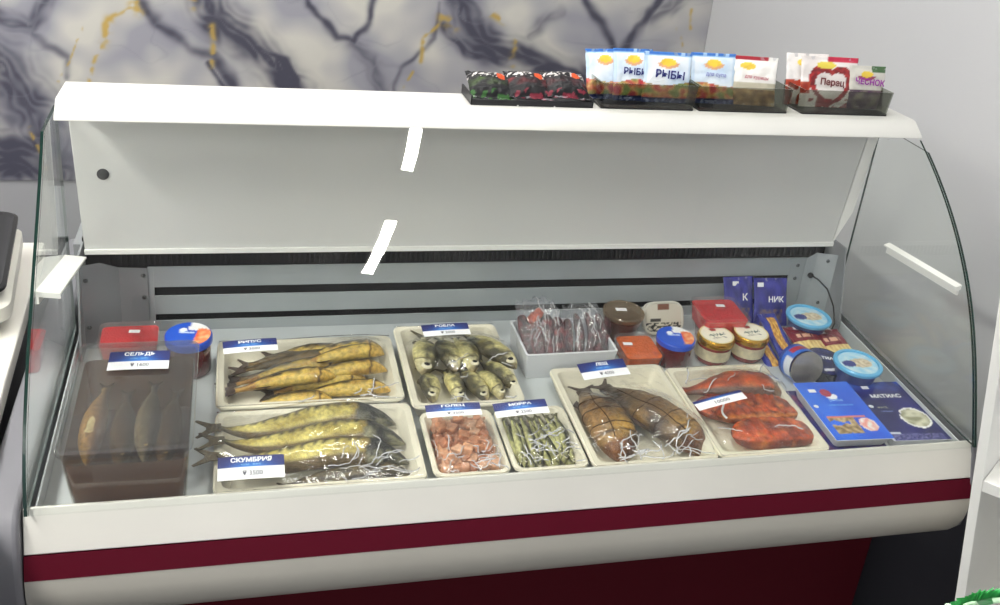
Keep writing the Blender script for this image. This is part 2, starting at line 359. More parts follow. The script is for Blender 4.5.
# glass
_zr = np.array([.446, .405, .351, .289, .217, .144, .083, .019, .006]); _yr = np.array([.322, .256, .194, .139, .088, .046, .015, -.008, -.011])
_zl = np.array([.446, .410, .367, .294, .223, .164, .104, .036, .006]); _yl = np.array([.340, .310, .272, .200, .132, .076, .028, -.006, -.011])
PRr = np.polyfit(_zr, _yr, 3); PLl = np.polyfit(_zl, _yl, 3)
def gy(z, x=.75):
    k = max(0, min(1, x/1.5)); return float(np.polyval(PRr, z)*k+np.polyval(PLl, z)*(1-k))
zs = [.006+(.446-.006)*i/28 for i in range(29)]
n = len(zs); xa, xb = .0102, 1.4898
V = [(x, y, z) for x in (xa, xb) for y, z in [(gy(z, x), z) for z in zs]+[(gy(z, x)+.005, z-.001) for z in zs]]; F = []; mi = []
o2 = 2*n
for i in range(n-1):
    F += [(i, i+1, o2+i+1, o2+i), (n+i, o2+n+i, o2+n+i+1, n+i+1)]; mi += [0, 0]
    F += [(i, n+i, n+i+1, i+1), (o2+i, o2+i+1, o2+n+i+1, o2+n+i)]; mi += [1, 1]
F += [(0, o2, o2+n, n), (n-1, 2*n-1, o2+2*n-1, o2+n-1)]; mi += [0, 0]
mk('front_glass', V, F, [glass, glassedge], case, mi=mi)
for x, lb in ((.0045, 'clear left end glass with green edge'), (1.4905, 'clear right end glass with green edge')):
    P = [(gy(z, x)+.0002, z) for z in zs if z < .437]+[(.445, .437), (.447, .19), (.447, .04), (.3, .025), (.02, .007)]
    n = len(P); V = [(xx, y, z) for xx in (x, x+.0045) for y, z in P]
    F = [tuple(range(n-1, -1, -1)), tuple(range(n, 2*n))]+[(i, (i+1) % n, (i+1) % n+n, i+n) for i in range(n)]
    sg = mk('side_glass', V, F, [glass, glassedge], case, mi=[0, 0]+[1]*n, smooth=False, label=lb)
    # white folded bracket carrying an inner shelf
    s = 1 if x < 1 else -1; xi = x+.0045 if s > 0 else x
    if s > 0: A, B = Vector((xi, .405, .195)), Vector((xi, .17, .246))
    else: A, B = Vector((xi, .33, .235)), Vector((xi, .125, .245))
    wd = .032 if s > 0 else .011
    g = G(); poly_prism(g, [A, B, B+Vector((s*wd, 0, -.004)), A+Vector((s*wd, 0, -.004))], (0, .1, 1), .003)
    poly_prism(g, [A+Vector((0, 0, -.018)), B+Vector((0, 0, -.018)), B, A], (s, 0, 0), .003)
    poly_prism(g, [B+Vector((0, 0, -.005)), B+Vector((s*wd, 0, -.009)), B+Vector((s*wd, 0, -.001)), B+Vector((0, 0, .003))], (0, -1, .0), .003)
    g.mk('bracket', white, case, label='white shelf bracket on the end glass')

# ================================================================== FISH
def fish_parts(L, H, W, cf, prof, bend=0.0, sbend=0.0, nr=22, ns=44, head=.79, droop=None):
    V = []; F = []; cols = []; xs, hs, ws = prof
    for i in range(ns+1):
        t = i/ns; h = H/2*interp(t, xs, hs); w = W/2*interp(t, xs, ws)
        if t > head: w *= 1.05; h *= 1.01
        cy = bend*L*math.sin(PI*t)+sbend*L*math.sin(2*PI*t); zc = w+.0006+(droop(t) if droop else 0)
        for k in range(nr):
            a = 2*PI*k/nr; sa, ca = math.sin(a), math.cos(a)
            V.append((t*L, cy+h*(abs(sa)**.9)*(1 if sa > 0 else -1), zc+w*ca)); cols.append(lin(cf(t, sa, ca)))
    for i in range(ns):
        for k in range(nr): F.append((i*nr+k, i*nr+(k+1) % nr, (i+1)*nr+(k+1) % nr, (i+1)*nr+k))
    F += [tuple(range(nr-1, -1, -1)), tuple(ns*nr+k for k in range(nr))]
    def at(t):
        w = W/2*interp(t, xs, ws); h = H/2*interp(t, xs, hs)
        return Vector((t*L, bend*L*math.sin(PI*t)+sbend*L*math.sin(2*PI*t), w+(droop(t) if droop else 0))), h, w
    return V, F, cols, at
GEN = ([0, .06, .15, .3, .5, .65, .78, .86, .93, .97, 1], [.34, .26, .34, .68, .96, 1, .92, .78, .55, .36, .10], [.22, .24, .4, .7, .95, 1, 1, .86, .6, .4, .12])
SLIM = ([0, .06, .2, .4, .6, .74, .84, .92, .97, 1], [.35, .3, .62, .92, 1, .96, .86, .62, .4, .12], [.3, .3, .6, .9, 1, 1, .85, .6, .4, .15])
DEEP = ([0, .05, .12, .25, .42, .58, .72, .84, .92, .97, 1], [.24, .22, .34, .72, .97, 1, .92, .74, .56, .36, .12], [.18, .18, .3, .66, .92, 1, .97, .85, .6, .4, .15])
def make_fish(name, label, cat, group, M, L, H, W, cf, mt, prof=GEN, bend=0, sbend=0, flip=1, eye=True, tailc=(80, 65, 40), droop=None, eyec=(225, 215, 180), ns=44, nr=22, tail=1.0, eyer=.045):
    t_ = thing(name, label, cat, M, group)
    V, F, cols, at = fish_parts(L, H, W, cf, prof, bend, sbend, ns=ns, nr=nr, droop=droop)
    if flip < 0: V = [(x, -y, z) for x, y, z in V]; F = [f[::-1] for f in F]
    mk('body', V, F, mt, t_, cols=cols, autos=False)
    p, h, w = at(.01); s = flip
    k = tail
    pts = [(.02*L, .16*H), (-.04*L*k, .24*H*k), (-.15*L*k, .52*H*k), (-.165*L*k, .46*H*k), (-.085*L*k, .06*H), (-.085*L*k, -.06*H), (-.165*L*k, -.46*H*k), (-.15*L*k, -.52*H*k), (-.04*L*k, -.24*H*k), (.02*L, -.16*H)]
    g = G(); cc = [lin(tailc)]*(2*len(pts))
    n = len(pts); V2 = [(x, s*(y+p.y), p.z+.0006) for x, y in pts]+[(x, s*(y+p.y), p.z-.0006) for x, y in pts]
    F2 = [(0, 1, 4, 5), (0, 5, 8, 9), (1, 2, 3, 4), (5, 6, 7, 8)]; F2 = F2+[tuple(i+n for i in f[::-1]) for f in F2]+[(i, i+n, (i+1) % n+n, (i+1) % n) for i in range(n)]
    mk('tail_fin', V2, F2, mt, t_, cols=cc, smooth=False)
    # dorsal and belly fins
    for (ta, tb, hh, sg, nm) in ((.42, .60, .16, 1, 'dorsal_fin'), (.22, .34, .12, -1, 'anal_fin')):
        P = []
        for q in range(5):
            tt = ta+(tb-ta)*q/4; c, hq, wq = at(tt); P.append((c.x, c.y+sg*hq*.94, c.z))
        top = [(x-.035*L, y+sg*hh*H*(1-.75*abs(j-3)/3.5 if j != 3 else 1), z) for j, (x, y, z) in enumerate(P)]
        VV = [(x, s*y, z+dz) for dz in (.0005, -.0005) for x, y, z in P+top]; FFc = []
        for q in range(4): FFc += [(q, q+1, q+6, q+5), (10+q, 10+q+5, 10+q+6, 10+q+1)]
        FFc += [(5, 6, 16, 15), (6, 7, 17, 16), (7, 8, 18, 17), (8, 9, 19, 18)]
        mk(nm, VV, FFc, mt, t_, cols=[lin(tailc)]*20, smooth=False)
    if eye:
        c, h, w = at(.91); r = eyer*H*2.3
        g = G().lathe([(r, 0), (r*.9, r*.25), (r*.55, r*.42)], 14, 0); g.lathe([(r*.56, r*.42), (r*.3, r*.52), (0, r*.55)], 14, 1)
        g.mk('eye', [mat('eye_ring_%d' % eyec[0], eyec, .25, coat=.5), mat('eye_pupil', (18, 16, 15), .15)], t_, M=T(c.x, s*(c.y+h*.18), c.z+w*.90))
    t_['_pts'] = 0
    return t_, V
PTS = {}
def place_pts(key, Mrel, V):
    PTS.setdefault(key, []).append(np.array([(Mrel@Vector(v))[:] for v in V[::2]]))
# colour functions ------------------------------------------------
def cf_dark(t, s, c): return mixc((120, 96, 52), (40, 34, 28), .5+.8*s+.5*nz(t*9, s*3, 2))
def cf_rip(seed):
    def f(t, s, c):
        b = mixc((222, 188, 82), (42, 36, 26), .42+1.5*s+.9*nz(t*12, s*2.5, seed))
        if s < -.2: b = mixc(b, (214, 188, 104), .5)
        b = mixc(b, (128, 66, 32), .5*max(0, nz(t*7, s*3, seed+5))+ (.35 if t < .2 else 0))
        if t > .79: b = mixc(b, (230, 186, 84), .6) if s < .5 else mixc(b, (96, 70, 34), .6)
        if abs(t-.80-.03*(1-s*s)) < .012: b = (90, 60, 30)
        return b
    return f
def cf_mac(seed):
    def f(t, s, c):
        if t > .775+.015*s:
            b = mixc((30, 28, 24), (150, 146, 112), (.30-.75*s) + 1.1*nz(t*16, s*4, seed)-.25)
            if abs(t-.86) < .008: b = (30, 28, 24)
            return b
        b = mixc((220, 206, 118), (160, 140, 58), .4+.9*nz(t*8, s*2, seed))
        k = s-.22+.26*math.sin(t*105)
        if k > 0: b = mixc(b, (58, 50, 26), min(1, k*5))
        if s < -.60: b = mixc(b, (84, 62, 24), .85)
        if t < .12: b = mixc((70, 60, 38), b, t/.12)
        if t > .74: b = mixc(b, (120, 92, 30), .5)
        return b
    return f
def cf_vob(seed):
    def f(t, s, c):
        b = mixc((224, 214, 150), (60, 56, 36), .34+1.0*s+.9*nz(t*9, s*2.6, seed))
        if t > .80: b = mixc(b, (222, 214, 176), .55) if s < .5 else mixc(b, (90, 84, 56), .4)
        if abs(t-.80-.03*(1-s*s)) < .012: b = (96, 86, 56)
        if t > .97: b = mixc(b, (120, 100, 70), .5)
        return mixc(b, (160, 140, 70), .35*max(0, nz(t*5, s, seed+9)))
    return f
def cf_moi(seed):
    def f(t, s, c):
        b = mixc((206, 204, 140), (44, 46, 28), .34+1.2*s+.8*nz(t*9, s*2, seed))
        if t > .82: b = mixc(b, (120, 118, 70), .5)
        return b
    return f
def cf_bre(seed):
    def f(t, s, c):
        b = mixc((150, 112, 62), (52, 38, 28), .38+.45*s+1.0*nz(t*7, s*2.4, seed))
        b = mixc(b, (196, 152, 66), max(0, 1.0*nz(t*3.5, s*1.5, seed+4))+(.5*math.exp(-((t-.8)/.1)**2)*max(0, c)))
        if t < .25: b = mixc((60, 46, 40), b, t/.25)
        if t > .9: b = mixc(b, (120, 62, 38), .5)
        if abs(t-.80-.03*(1-s*s)) < .01: b = (76, 50, 28)
        return b
    return f
def cf_her(seed):
    def f(t, s, c): return mixc((214, 204, 172), (70, 86, 120), .4+.8*s+.2*nz(t*6, s, seed))
    return f
# foam tray ----------------------------------------------------------
TRAY = {}
def foam_tray(key, x0, y0, w, d, label, h=.031, rim=.014, group='foam trays on the deck'):
    x0 += .0012; y0 += .0012+.004; w -= .0024; d -= .0034
    M = MD(x0+w/2, y0+d/2, .0006); TRAY[key] = (M, w, d, h)
    t = thing('foam_tray', label, 'tray', M, group)
    R = [rr(w-.03, d-.03, .012, 0), rr(w-.022, d-.022, .013, .003), rr(w-.006, d-.006, .016, h-.006), rr(w, d, .016, h-.003), rr(w-.002, d-.002, .015, h), rr(w-2*rim+.004, d-2*rim+.004, .012, h), rr(w-2*rim-.001, d-2*rim-.001, .011, h-.003), rr(w-2*rim-.012, d-2*rim-.012, .010, .008), rr(w-2*rim-.02, d-2*rim-.02, .008, .0035)]
    G().loft(R).mk('shell', foam, t)
    return t, M
def drape(key, tray, seed, extra=None, margin=.0, up=.0015, crink=.0014, name='plastic_film', front=.0, peak=None, m=film):
    M, w, d, h = TRAY[key]; n = 56; m_ = max(8, int(n*d/w)); w2 = w-.006; d2 = d-.006
    Z = np.full((m_+1, n+1), h)
    if key in PTS:
        A = np.concatenate(PTS[key])
        ix = np.clip(((A[:, 0]+w2/2)/w2*n).round().astype(int), 0, n); iy = np.clip(((A[:, 1]+d2/2)/d2*m_).round().astype(int), 0, m_)
        ok = (np.abs(A[:, 0]) < w/2+.004) & (np.abs(A[:, 1]) < d/2+.004)
        np.maximum.at(Z, (iy[ok], ix[ok]), A[ok, 2])
    Zb = Z.copy()
    for _ in range(2):   # dilate
        Zp = np.pad(Zb, 1, mode='edge'); Zb = np.max([Zp[i:i+m_+1, j:j+n+1] for i in range(3) for j in range(3)], axis=0)
    Zs = Zb.copy()
    for _ in range(14):
        Zp = np.pad(Zs, 1, mode='edge'); av = sum(Zp[i:i+m_+1, j:j+n+1] for i in range(3) for j in range(3))/9
        Zs = np.maximum(av, Z+.0008) if _ > 4 else np.maximum(av, Zb*.0+Z)
    V = []; F = []
    for j in range(m_+1):
        for i in range(n+1):
            x = -w2/2+w2*i/n; y = -d2/2+d2*j/m_
            e = min(i, n-i, j, m_-j)/6.0; e = min(1, e)
            fr = max(0, 1-j/(m_*.3))
            q = abs(nz(x*45+seed, y*45, 3))*crink*(1+2.2*fr)+abs(nz(x*120+seed, y*90, 8))*crink*.5
            V.append((x, y, Zs[j, i]+up*.6+q*e*1.0))
    for j in range(m_):
        for i in range(n): a = j*(n+1)+i; F.append((a, a+1, a+n+2, a+n+1))
    o = mk(name, V, F, m, tray, autos=False)
    sm = o.modifiers.new('thickness', 'SOLIDIFY'); sm.thickness = .0003; sm.offset = 1
    return o

foldm = clear('film_fold_sheen', (250, 250, 252), .12, .10, haze=.42, hazec=(250, 250, 252))
import bmesh
def merge(o, g, m):
    o.data.materials.append(m); k = len(o.data.materials)-1
    bm_ = bmesh.new(); bm_.from_mesh(o.data); vs = [bm_.verts.new(v) for v in g.V]
    for f in g.F:
        q = bm_.faces.new([vs[i] for i in f]); q.material_index = k; q.smooth = True
    bm_.to_mesh(o.data); bm_.free()
def folds(key, tray, seed, cnt, xr, yr, rad=.0009, ln=(.02, .06)):
    M, w, d, h = TRAY[key]; rnd = random.Random(seed); g = G(); A = np.concatenate(PTS[key])
    def hz(x, y):
        k = (np.abs(A[:, 0]-x) < .007) & (np.abs(A[:, 1]-y) < .007)
        return max(h, float(A[k, 2].max()) if k.any() else 0)+.0035
    for _ in range(cnt):
        x = rnd.uniform(*xr)*w; y = rnd.uniform(*yr)*d; a = rnd.uniform(-.5, .5) if rnd.random() < .6 else rnd.uniform(-1.6, 1.6); L = rnd.uniform(*ln); P = []
        for k in range(9):
            x += L/8*math.cos(a); y += L/8*math.sin(a); a += rnd.uniform(-.55, .55)
            if abs(x) > w/2-.004 or abs(y) > d/2-.004: break
            P.append((x, y, hz(x, y)+rnd.uniform(0, .0008)))
        if len(P) > 2: g.tube(P, rad*rnd.uniform(.5, 1.2), 5)
    f = [c for c in tray.children if c.name.startswith('plastic_film')][0]; merge(f, g, foldm)
# ---- tray with ripus
tr, M = foam_tray('rin', .242, .208, .307, .199, 'cream foam tray of small golden smoked fish, left rear of the counter')
rip = [  # x, y of tail base in tray frame, rz deg, L, z, label
 (-.105, .032, 8, .20, .010, 'dark backed golden smoked fish at the back of the rear left tray'),
 (-.06, .068, -2, .13, .012, 'short golden smoked fish beside the price card in the rear left tray'),
 (-.01, .045, 6, .145, .022, 'golden smoked fish at the back right of the rear left tray'),
 (-.12, -.015, 14, .20, .014, 'golden smoked fish slanting up across the rear left tray'),
 (-.015, .012, 9, .150, .030, 'golden smoked fish in the middle right of the rear left tray, above another'),
 (-.03, -.018, 6, .165, .020, 'golden smoked fish with dark back in the right half of the rear left tray'),
 (-.122, -.045, 8, .170, .024, 'large golden smoked fish with its head at the middle of the rear left tray'),
 (-.03, -.052, 2, .165, .010, 'golden smoked fish with silvery side at the front right of the rear left tray'),
 (-.11, -.072, 2, .150, .006, 'golden smoked fish along the front edge of the rear left tray'),
 (-.06, -.034, 9, .16, .008, 'thin golden smoked fish low between the larger ones of the rear left tray'),
 (-.125, -.030, 12, .16, .012, 'golden smoked fish with reddish tail at the left of the rear left tray'),
 (-.115, .012, 6, .19, .006, 'dark smoked fish half hidden in the left of the rear left tray'),
 (-.02, .062, 2, .140, .008, 'dark smoked fish touching the back edge of the rear left tray'),
 (-.10, .055, -3, .12, .005, 'dark smoked fish under the price card of the rear left tray')]
for i, (x, y, a, L, z, lb) in enumerate(rip):
    Mr = T(x, y, z)@RZ(math.radians(a))@RX(math.radians(random.uniform(-8, 14)))
    o, V = make_fish('smoked_fish', lb, 'fish', 'golden smoked fish in the rear left tray', M@Mr, L, .033, .025, (cf_dark if i > 10 or i == 0 else cf_rip(i*3.1)), fishm, bend=random.uniform(.0, .025), flip=1, tailc=(66, 44, 28), eyec=(214, 190, 120))
    place_pts('rin', Mr, V)
drape('rin', tr, 1)
folds('rin', tr, 117, 10, (-.1, .5), (-.5, -.35))
# ---- tray with mackerel
tr, M = foam_tray('mac', .242, .010, .312, .195, 'cream foam tray of large smoked mackerel at the left front')
MACP = ([0, .04, .12, .3, .5, .7, .77, .85, .93, .98, 1], [.12, .13, .38, .82, .98, 1, .98, .84, .52, .24, .05], [.2, .25, .5, .8, 1, 1, 1, .85, .6, .3, .1])
for i, (x, y, a, L, z, H, lb) in enumerate([
    (-.150, .048, 3, .278, .010, .058, 'golden smoked mackerel with dark head, rearmost of three in the tray'),
    (-.145, .012, -1, .280, .014, .054, 'golden smoked mackerel with dark head, middle of three in the tray'),
    (-.150, -.022, -3, .285, .012, .056, 'golden smoked mackerel behind the price card, front of three in the tray')]):
    Mr = T(x, y, z)@RZ(math.radians(a))
    o, V = make_fish('smoked_mackerel', lb, 'fish', 'smoked mackerel in the front left tray', M@Mr, L, H, .034, cf_mac(i*4.7), fishm, MACP, bend=.03, sbend=-.03, tailc=(88, 76, 50), eye=True, eyec=(150, 142, 110), eyer=.03, tail=.72, droop=lambda t: .026*math.exp(-t*9))
    place_pts('mac', Mr, V)
Mr = T(-.05, -.060, .004)@RZ(math.radians(2))
o, V = make_fish('smoked_mackerel', 'dark smoked mackerel mostly hidden along the front edge of the mackerel tray', 'fish', 'smoked mackerel in the front left tray', M@Mr, .185, .036, .026, lambda t, s, c: mixc((52, 46, 34), (120, 100, 50), .4+nz(t*8, s*3, 4)), fishm, MACP, eye=False, tail=.5)
place_pts('mac', Mr, V)
drape('mac', tr, 2, crink=.003)
folds('mac', tr, 112, 20, (.0, .5), (-.5, -.25), .0007)
# ---- tray with vobla
tr, M = foam_tray('vob', .554, .183, .198, .253, 'cream foam tray of grey dried roach, centre rear of the counter')
vob = [(-.055, -.005, .012, -92, .085, .036, 'dried roach at the front left of the centre rear tray'), (-.020, -.005, .012, -84, .090, .032, 'dried roach second from left in the front row of the centre rear tray'),
       (.008, .000, .012, -74, .100, .034, 'dried roach third from left in the front row of the centre rear tray'), (.035, .000, .010, -72, .095, .030, 'dried roach fourth from left in the front row of the centre rear tray'),
       (.048, .020, .016, -64, .105, .034, 'dried roach at the right of the front row, head by the price cards'),
       (-.045, .085, .026, -100, .115, .050, 'plump dried roach at the left of the back row of the centre rear tray'), (-.018, .075, .030, -86, .105, .044, 'dried roach second from left in the back row of the centre rear tray'),
       (.012, .075, .030, -84, .108, .042, 'dried roach third from left in the back row, staring upwards'), (.032, .090, .028, -58, .135, .046, 'large dried roach slanting to the right of the centre rear tray')]
for i, (x, y, z, a, L, H, lb) in enumerate(vob):
    Mr = T(x, y, z)@RZ(math.radians(a))@RX(math.radians(random.uniform(-10, 10)))
    o, V = make_fish('dried_roach', lb, 'fish', 'dried roach in the centre rear tray', M@Mr, L, H, .026, cf_vob(i*2.3), fishs, DEEP, bend=.02, flip=(1 if i % 2 else -1), tailc=(96, 84, 50), eyec=(232, 226, 200), eyer=.085)
    place_pts('vob', Mr, V)
drape('vob', tr, 3)
folds('vob', tr, 121, 8, (-.2, .4), (-.45, .1))
# ---- tray with pink chunks
tr, M = foam_tray('pol', .561, .015, .124, .161, 'small foam tray heaped with pink fish cubes, front centre', rim=.009)
chunk = []
for v in range(6):
    s = .0085; g = G()
    V = []; 
    for zz in (-1, 1):
        for yy in (-1, 1):
            for xx in (-1, 1): V.append((xx*s*random.uniform(.55, 1.4), yy*s*random.uniform(.55, 1.3), zz*s*.7*random.uniform(.8, 1.2)))
    g.add(V, [(0, 2, 3, 1), (4, 5, 7, 6), (0, 1, 5, 4), (2, 6, 7, 3), (0, 4, 6, 2), (1, 3, 7, 5)])
    cm = mat('pink_fish_%d' % v, [(208, 150, 112), (190, 128, 90), (222, 172, 136), (176, 110, 72), (204, 146, 112), (214, 158, 118)][v], .35, noise_amt=.35, nscale=110, coat=.3)
    o = g.mk('fish_cube', cm, bevel=.0022); chunk.append(o)
used = set(); cnt = 0
for layer, (nx_, ny_, z) in enumerate(((5, 7, .0135), (6, 8, .0265), (5, 6, .0375))):
    for i in range(nx_):
        for j in range(ny_):
            x = (i+.5)/nx_-.5; y = (j+.5)/ny_-.5
            if layer == 2 and (abs(x) > .42 or random.random() < .3): continue
            x = x*(.094-.008*layer)+random.uniform(-.002, .002); y = y*(.132-.01*layer)+random.uniform(-.002, .002)
            src = chunk[random.randrange(6)]
            if src.name in used: o = src.copy(); C.objects.link(o)
            else: o = src; used.add(src.name)
            Mr = T(x, y, z+random.uniform(-.001, .001))@Matrix.Rotation(random.uniform(0, 6.28), 4, 'Z')@Matrix.Rotation(random.uniform(-.4, .4), 4, 'X')
            o.matrix_basis = M@Mr
            tag(o, 'small pink cube of fish fillet in the heaped front centre tray', 'fish cube', 'pink fish cubes in the tray')
            place_pts('pol', Mr, [(0, 0, .008)]*2+[(.006, .006, .007)]*2+[(-.006, -.006, .007)]*2)
for o in chunk:
    if o.name not in used: bpy.data.objects.remove(o)
drape('pol', tr, 4, crink=.0022)
folds('pol', tr, 115, 26, (-.5, .5), (-.5, -.22), .0008, (.01, .04))
# ---- tray with capelin
tr, M = foam_tray('moi', .686, .015, .125, .161, 'small foam tray of thin dried capelin, front centre beside the pink cubes', rim=.009)
mo = []
for i in range(20):
    row = i//10; k = i % 10
    x = -.044+.0098*k+random.uniform(-.002, .002); y = .052-.004*(k % 3)
    mo.append((x, y+(.004 if row else -.006), .008+.011*row+.003*(k % 2), -90+random.uniform(-9, 9), .106+random.uniform(-.006, .006)))
proto = []
for i, (x, y, z, a, L) in enumerate(mo):
    Mr = T(x, y, z)@RZ(math.radians(a))@RX(math.radians(random.uniform(-25, 25)))
    o, V = make_fish('dried_capelin', 'thin silvery green dried capelin in the small front tray', 'fish', 'dried capelin in the small front tray', M@Mr, L, .0155, .0115, cf_moi(i*1.7), fishs, SLIM, bend=random.uniform(-.06, .06), ns=26, nr=12, tailc=(100, 98, 66), eyec=(220, 215, 190), eyer=.09)
    place_pts('moi', Mr, V)
drape('moi', tr, 5, crink=.0034)
folds('moi', tr, 112, 34, (-.4, .4), (-.5, .1), .0008, (.012, .045))
# ---- bream
tr, M = foam_tray('bre', .813, .009, .219, .274, 'large cream foam tray with two string-tied smoked bream')
for i, (x, y, a, L, H, z, lb) in enumerate([(-.052, .088, -88, .188, .080, .004, 'bronze smoked bream tied with string, left of the pair'), (-.012, .090, -61, .216, .080, .008, 'bronze smoked bream tied with string, right of the pair')]):
    Mr = T(x, y, z)@RZ(math.radians(a))
    o, V = make_fish('smoked_bream', lb, 'fish', 'smoked bream in the big tray', M@Mr, L, H, .046, cf_bre(i*6+2), fishm, ([0, .05, .14, .3, .5, .68, .8, .88, .95, .985, 1], [.36, .34, .5, .84, 1, 1, .92, .80, .56, .3, .1], [.3, .3, .5, .8, 1, 1, .95, .85, .65, .4, .15]), bend=.01, flip=-1 if i else 1, tailc=(66, 48, 38), eye=True, eyec=(150, 110, 60), eyer=.022, tail=.6)
    place_pts('bre', Mr, V)
    VV = np.array(V).reshape(-1, 22, 3)
    g = G()
    for ti in ([14, 22, 31] if i == 0 else [12, 20, 29]):
        ring = VV[ti]; c = ring.mean(0); g.tube([(c+(q-c)*1.012+np.array([.002*math.sin(k), 0, 0])).tolist() for k, q in enumerate(ring)], .0009, 6, closed=True)
    ln = [VV[q, 1 if i else 21] for q in range(6, 40)]; g.tube([(p[0], p[1]+.003*math.sin(p[0]*60), p[2]+.0007) for p in ln], .0009, 6)
    g.mk('string', mat('brown_string', (70, 46, 26), .8), o)
drape('bre', tr, 6, crink=.0030)
folds('bre', tr, 101, 26, (-.35, .35), (-.5, -.32))
# ---- salmon
tr, M = foam_tray('sal', 1.030, .013, .208, .256, 'large cream foam tray of red smoked salmon pieces')
def cf_sal(seed, dk_=0):
    def f(t, s, c):
        b = mixc((200, 84, 34), (110, 40, 20), .45+.5*s+1.2*nz(t*7, s*2.5, seed))
        b = mixc(b, (214, 128, 62), max(0, .9*nz(t*10, s*3, seed+7)))
        if s < -.55 and dk_: b = mixc(b, (84, 66, 58), .8)
        if t > .86 and dk_: b = mixc(b, (150, 104, 62), .7)
        return b
    return f
Mr = T(-.085, .068, .014)@RZ(math.radians(-8))
o, V = make_fish('smoked_fish', 'whole red smoked fish with dark belly at the back of the salmon tray', 'fish', None, M@Mr, .188, .070, .040, cf_sal(3, 1), fishm, GEN, bend=.035, tailc=(150, 50, 26), eyec=(150, 120, 70), tail=.35, eyer=.03)
place_pts('sal', Mr, V)
def fillet(M0, L, Wd, Hh, seed, label, cfn):
    V = []; F = []; cols = []; n, m_ = 36, 22
    for i in range(n+1):
        t = i/n; e = (1-abs(2*t-1)**5)**.5*interp(t, [0, .3, 1], [.82, 1, .86])
        for k in range(m_):
            a = 2*PI*k/m_; sa, ca = math.sin(a), math.cos(a)
            y = Wd/2*e*(abs(ca)**.6)*(1 if ca > 0 else -1); z = Hh/2+Hh/2*e*(abs(sa)**.6)*(1 if sa > 0 else -1)
            if sa > 0: z += .0012*math.sin(t*55+2*ca)*e
            V.append((t*L, y+.006*math.sin(t*3), z)); cols.append(lin(cfn(t, ca, sa)))
    for i in range(n):
        for k in range(m_): F.append((i*m_+k, i*m_+(k+1) % m_, (i+1)*m_+(k+1) % m_, (i+1)*m_+k))
    F += [tuple(range(m_-1, -1, -1)), tuple(n*m_+k for k in range(m_))]
    o = mk('salmon_fillet', V, F, fishm, cols=cols, M=M0, autos=False)
    return tag(o, label, 'fish fillet', 'red smoked salmon pieces'), V
for i, (x, y, a, L, Wd, Hh, z, lb) in enumerate([(-.078, .030, -18, .165, .070, .020, .006, 'orange red smoked salmon piece under the price card'), (-.058, -.012, -2, .155, .056, .022, .016, 'red smoked salmon piece with yellow ridge, second from the front of the tray'), (-.052, -.066, -2, .150, .070, .030, .008, 'bright red smoked salmon piece at the front of the tray'), (-.02, .026, -22, .115, .060, .018, .022, 'red smoked salmon piece lying on the others at the right of the tray')]):
    def cfn(t, ca, sa, i=i):
        b = mixc((204, 84, 38), (112, 36, 18), .4+1.5*nz(t*6, ca*2.4, i*5.3)); 
        if i == 1 and ca < -.5: b = mixc(b, (200, 140, 50), .6)
        if abs(ca) > .93: b = mixc(b, (92, 34, 20), .6)
        return mixc(b, (226, 136, 60), max(0, 1.2*nz(t*12, ca*4, i*2.2+8)))
    Mr = T(x, y, z)@RZ(math.radians(a)); o, V = fillet(M@Mr, L, Wd, Hh, i, lb, cfn); place_pts('sal', Mr, V)
sal_tray = tr
drape('sal', tr, 7, crink=.003)
folds('sal', tr, 118, 8, (-.45, .3), (-.4, .4))
g = G().tube([(-.052+.004*math.sin(q*.5)-.006*math.sin(q*.26)**2, -.005-.0062*q*.55, .056-.0012*q) for q in range(12)], .0018, 8)
g.mk('loop', mat('white_loop', (240, 240, 240), .3), sal_tray, label='white plastic loop sticking through the film')

# ================================================================== PRICE CARDS
def card(q, h, s, word, price, label, sub=True, blue=.55, z0=DZ):
    Mx, w, d = rect_px(q, h, s, z0)
    t = thing('price_card', label, 'price card', Mx, group='blue and white price cards')
    V = []; cols = []; F = []; n, m_ = 24, 24
    for j in range(m_+1):
        for i in range(n+1):
            u = i/n; v = j/m_; V.append((-w/2+w*u, -d/2+d*v, .0006+.0010*math.sin(u*PI)))
            if v > 1-blue: c = mixc((28, 30, 96), (46, 120, 206), 1.25*math.exp(-((u-.5)/.34)**2)*(1-(v-(1-blue))/blue))
            else: c = (244, 244, 248)
            cols.append(lin(c))
    for j in range(m_):
        for i in range(n): a = j*(n+1)+i; F.append((a, a+1, a+n+2, a+n+1))
    o = mk('card', V, F, attrmat, t, cols=cols, smooth=False)
    sm = o.modifiers.new('thickness', 'SOLIDIFY'); sm.thickness = .0006; sm.offset = -1
    if word: text(word, t, T(0, d*(.5-blue*.36), .0021), w*min(.62, .085*len(word)), txtw, bold=.035, height=d*blue*.42)
    if word and sub: text('с/м  вес', t, T(0, d*(.5-blue*.76), .0021), w*.3, mat('pale_blue_ink', (150, 205, 245), .5), height=d*blue*.15, bold=0)
    if price: text(price, t, T(w*.02, -d*(.5-(1-blue)*.5), .0021), w*.3, mat('grey_ink', (95, 95, 105), .5), height=d*(1-blue)*.42, bold=.01)
    return t
HB = .118   # herring box height
card([(110, 352.5), (170, 351), (169, 368.5), (107, 371)], HB+.004, SL, 'СЕЛЬДЬ', '₸ 1600', 'blue and white herring price card on the clear box lid')
card([(223, 342), (277, 338), (277.5, 350), (223, 354.5)], .060, .16, 'РИПУС', '₸ 2000', 'blue and white price card on the small golden fish, rear left tray')
card([(220, 458), (285, 454.5), (284, 477), (215, 482)], .052, .16, 'СКУМБРИЯ', '₸ 3500', 'largest blue and white price card, on the smoked mackerel', blue=.5)
card([(420, 326), (467, 322.5), (471, 334.5), (425, 336.5)], .058, .20, 'ВОБЛА', '₸ 2000', 'blue and white price card at the back of the dried roach tray')
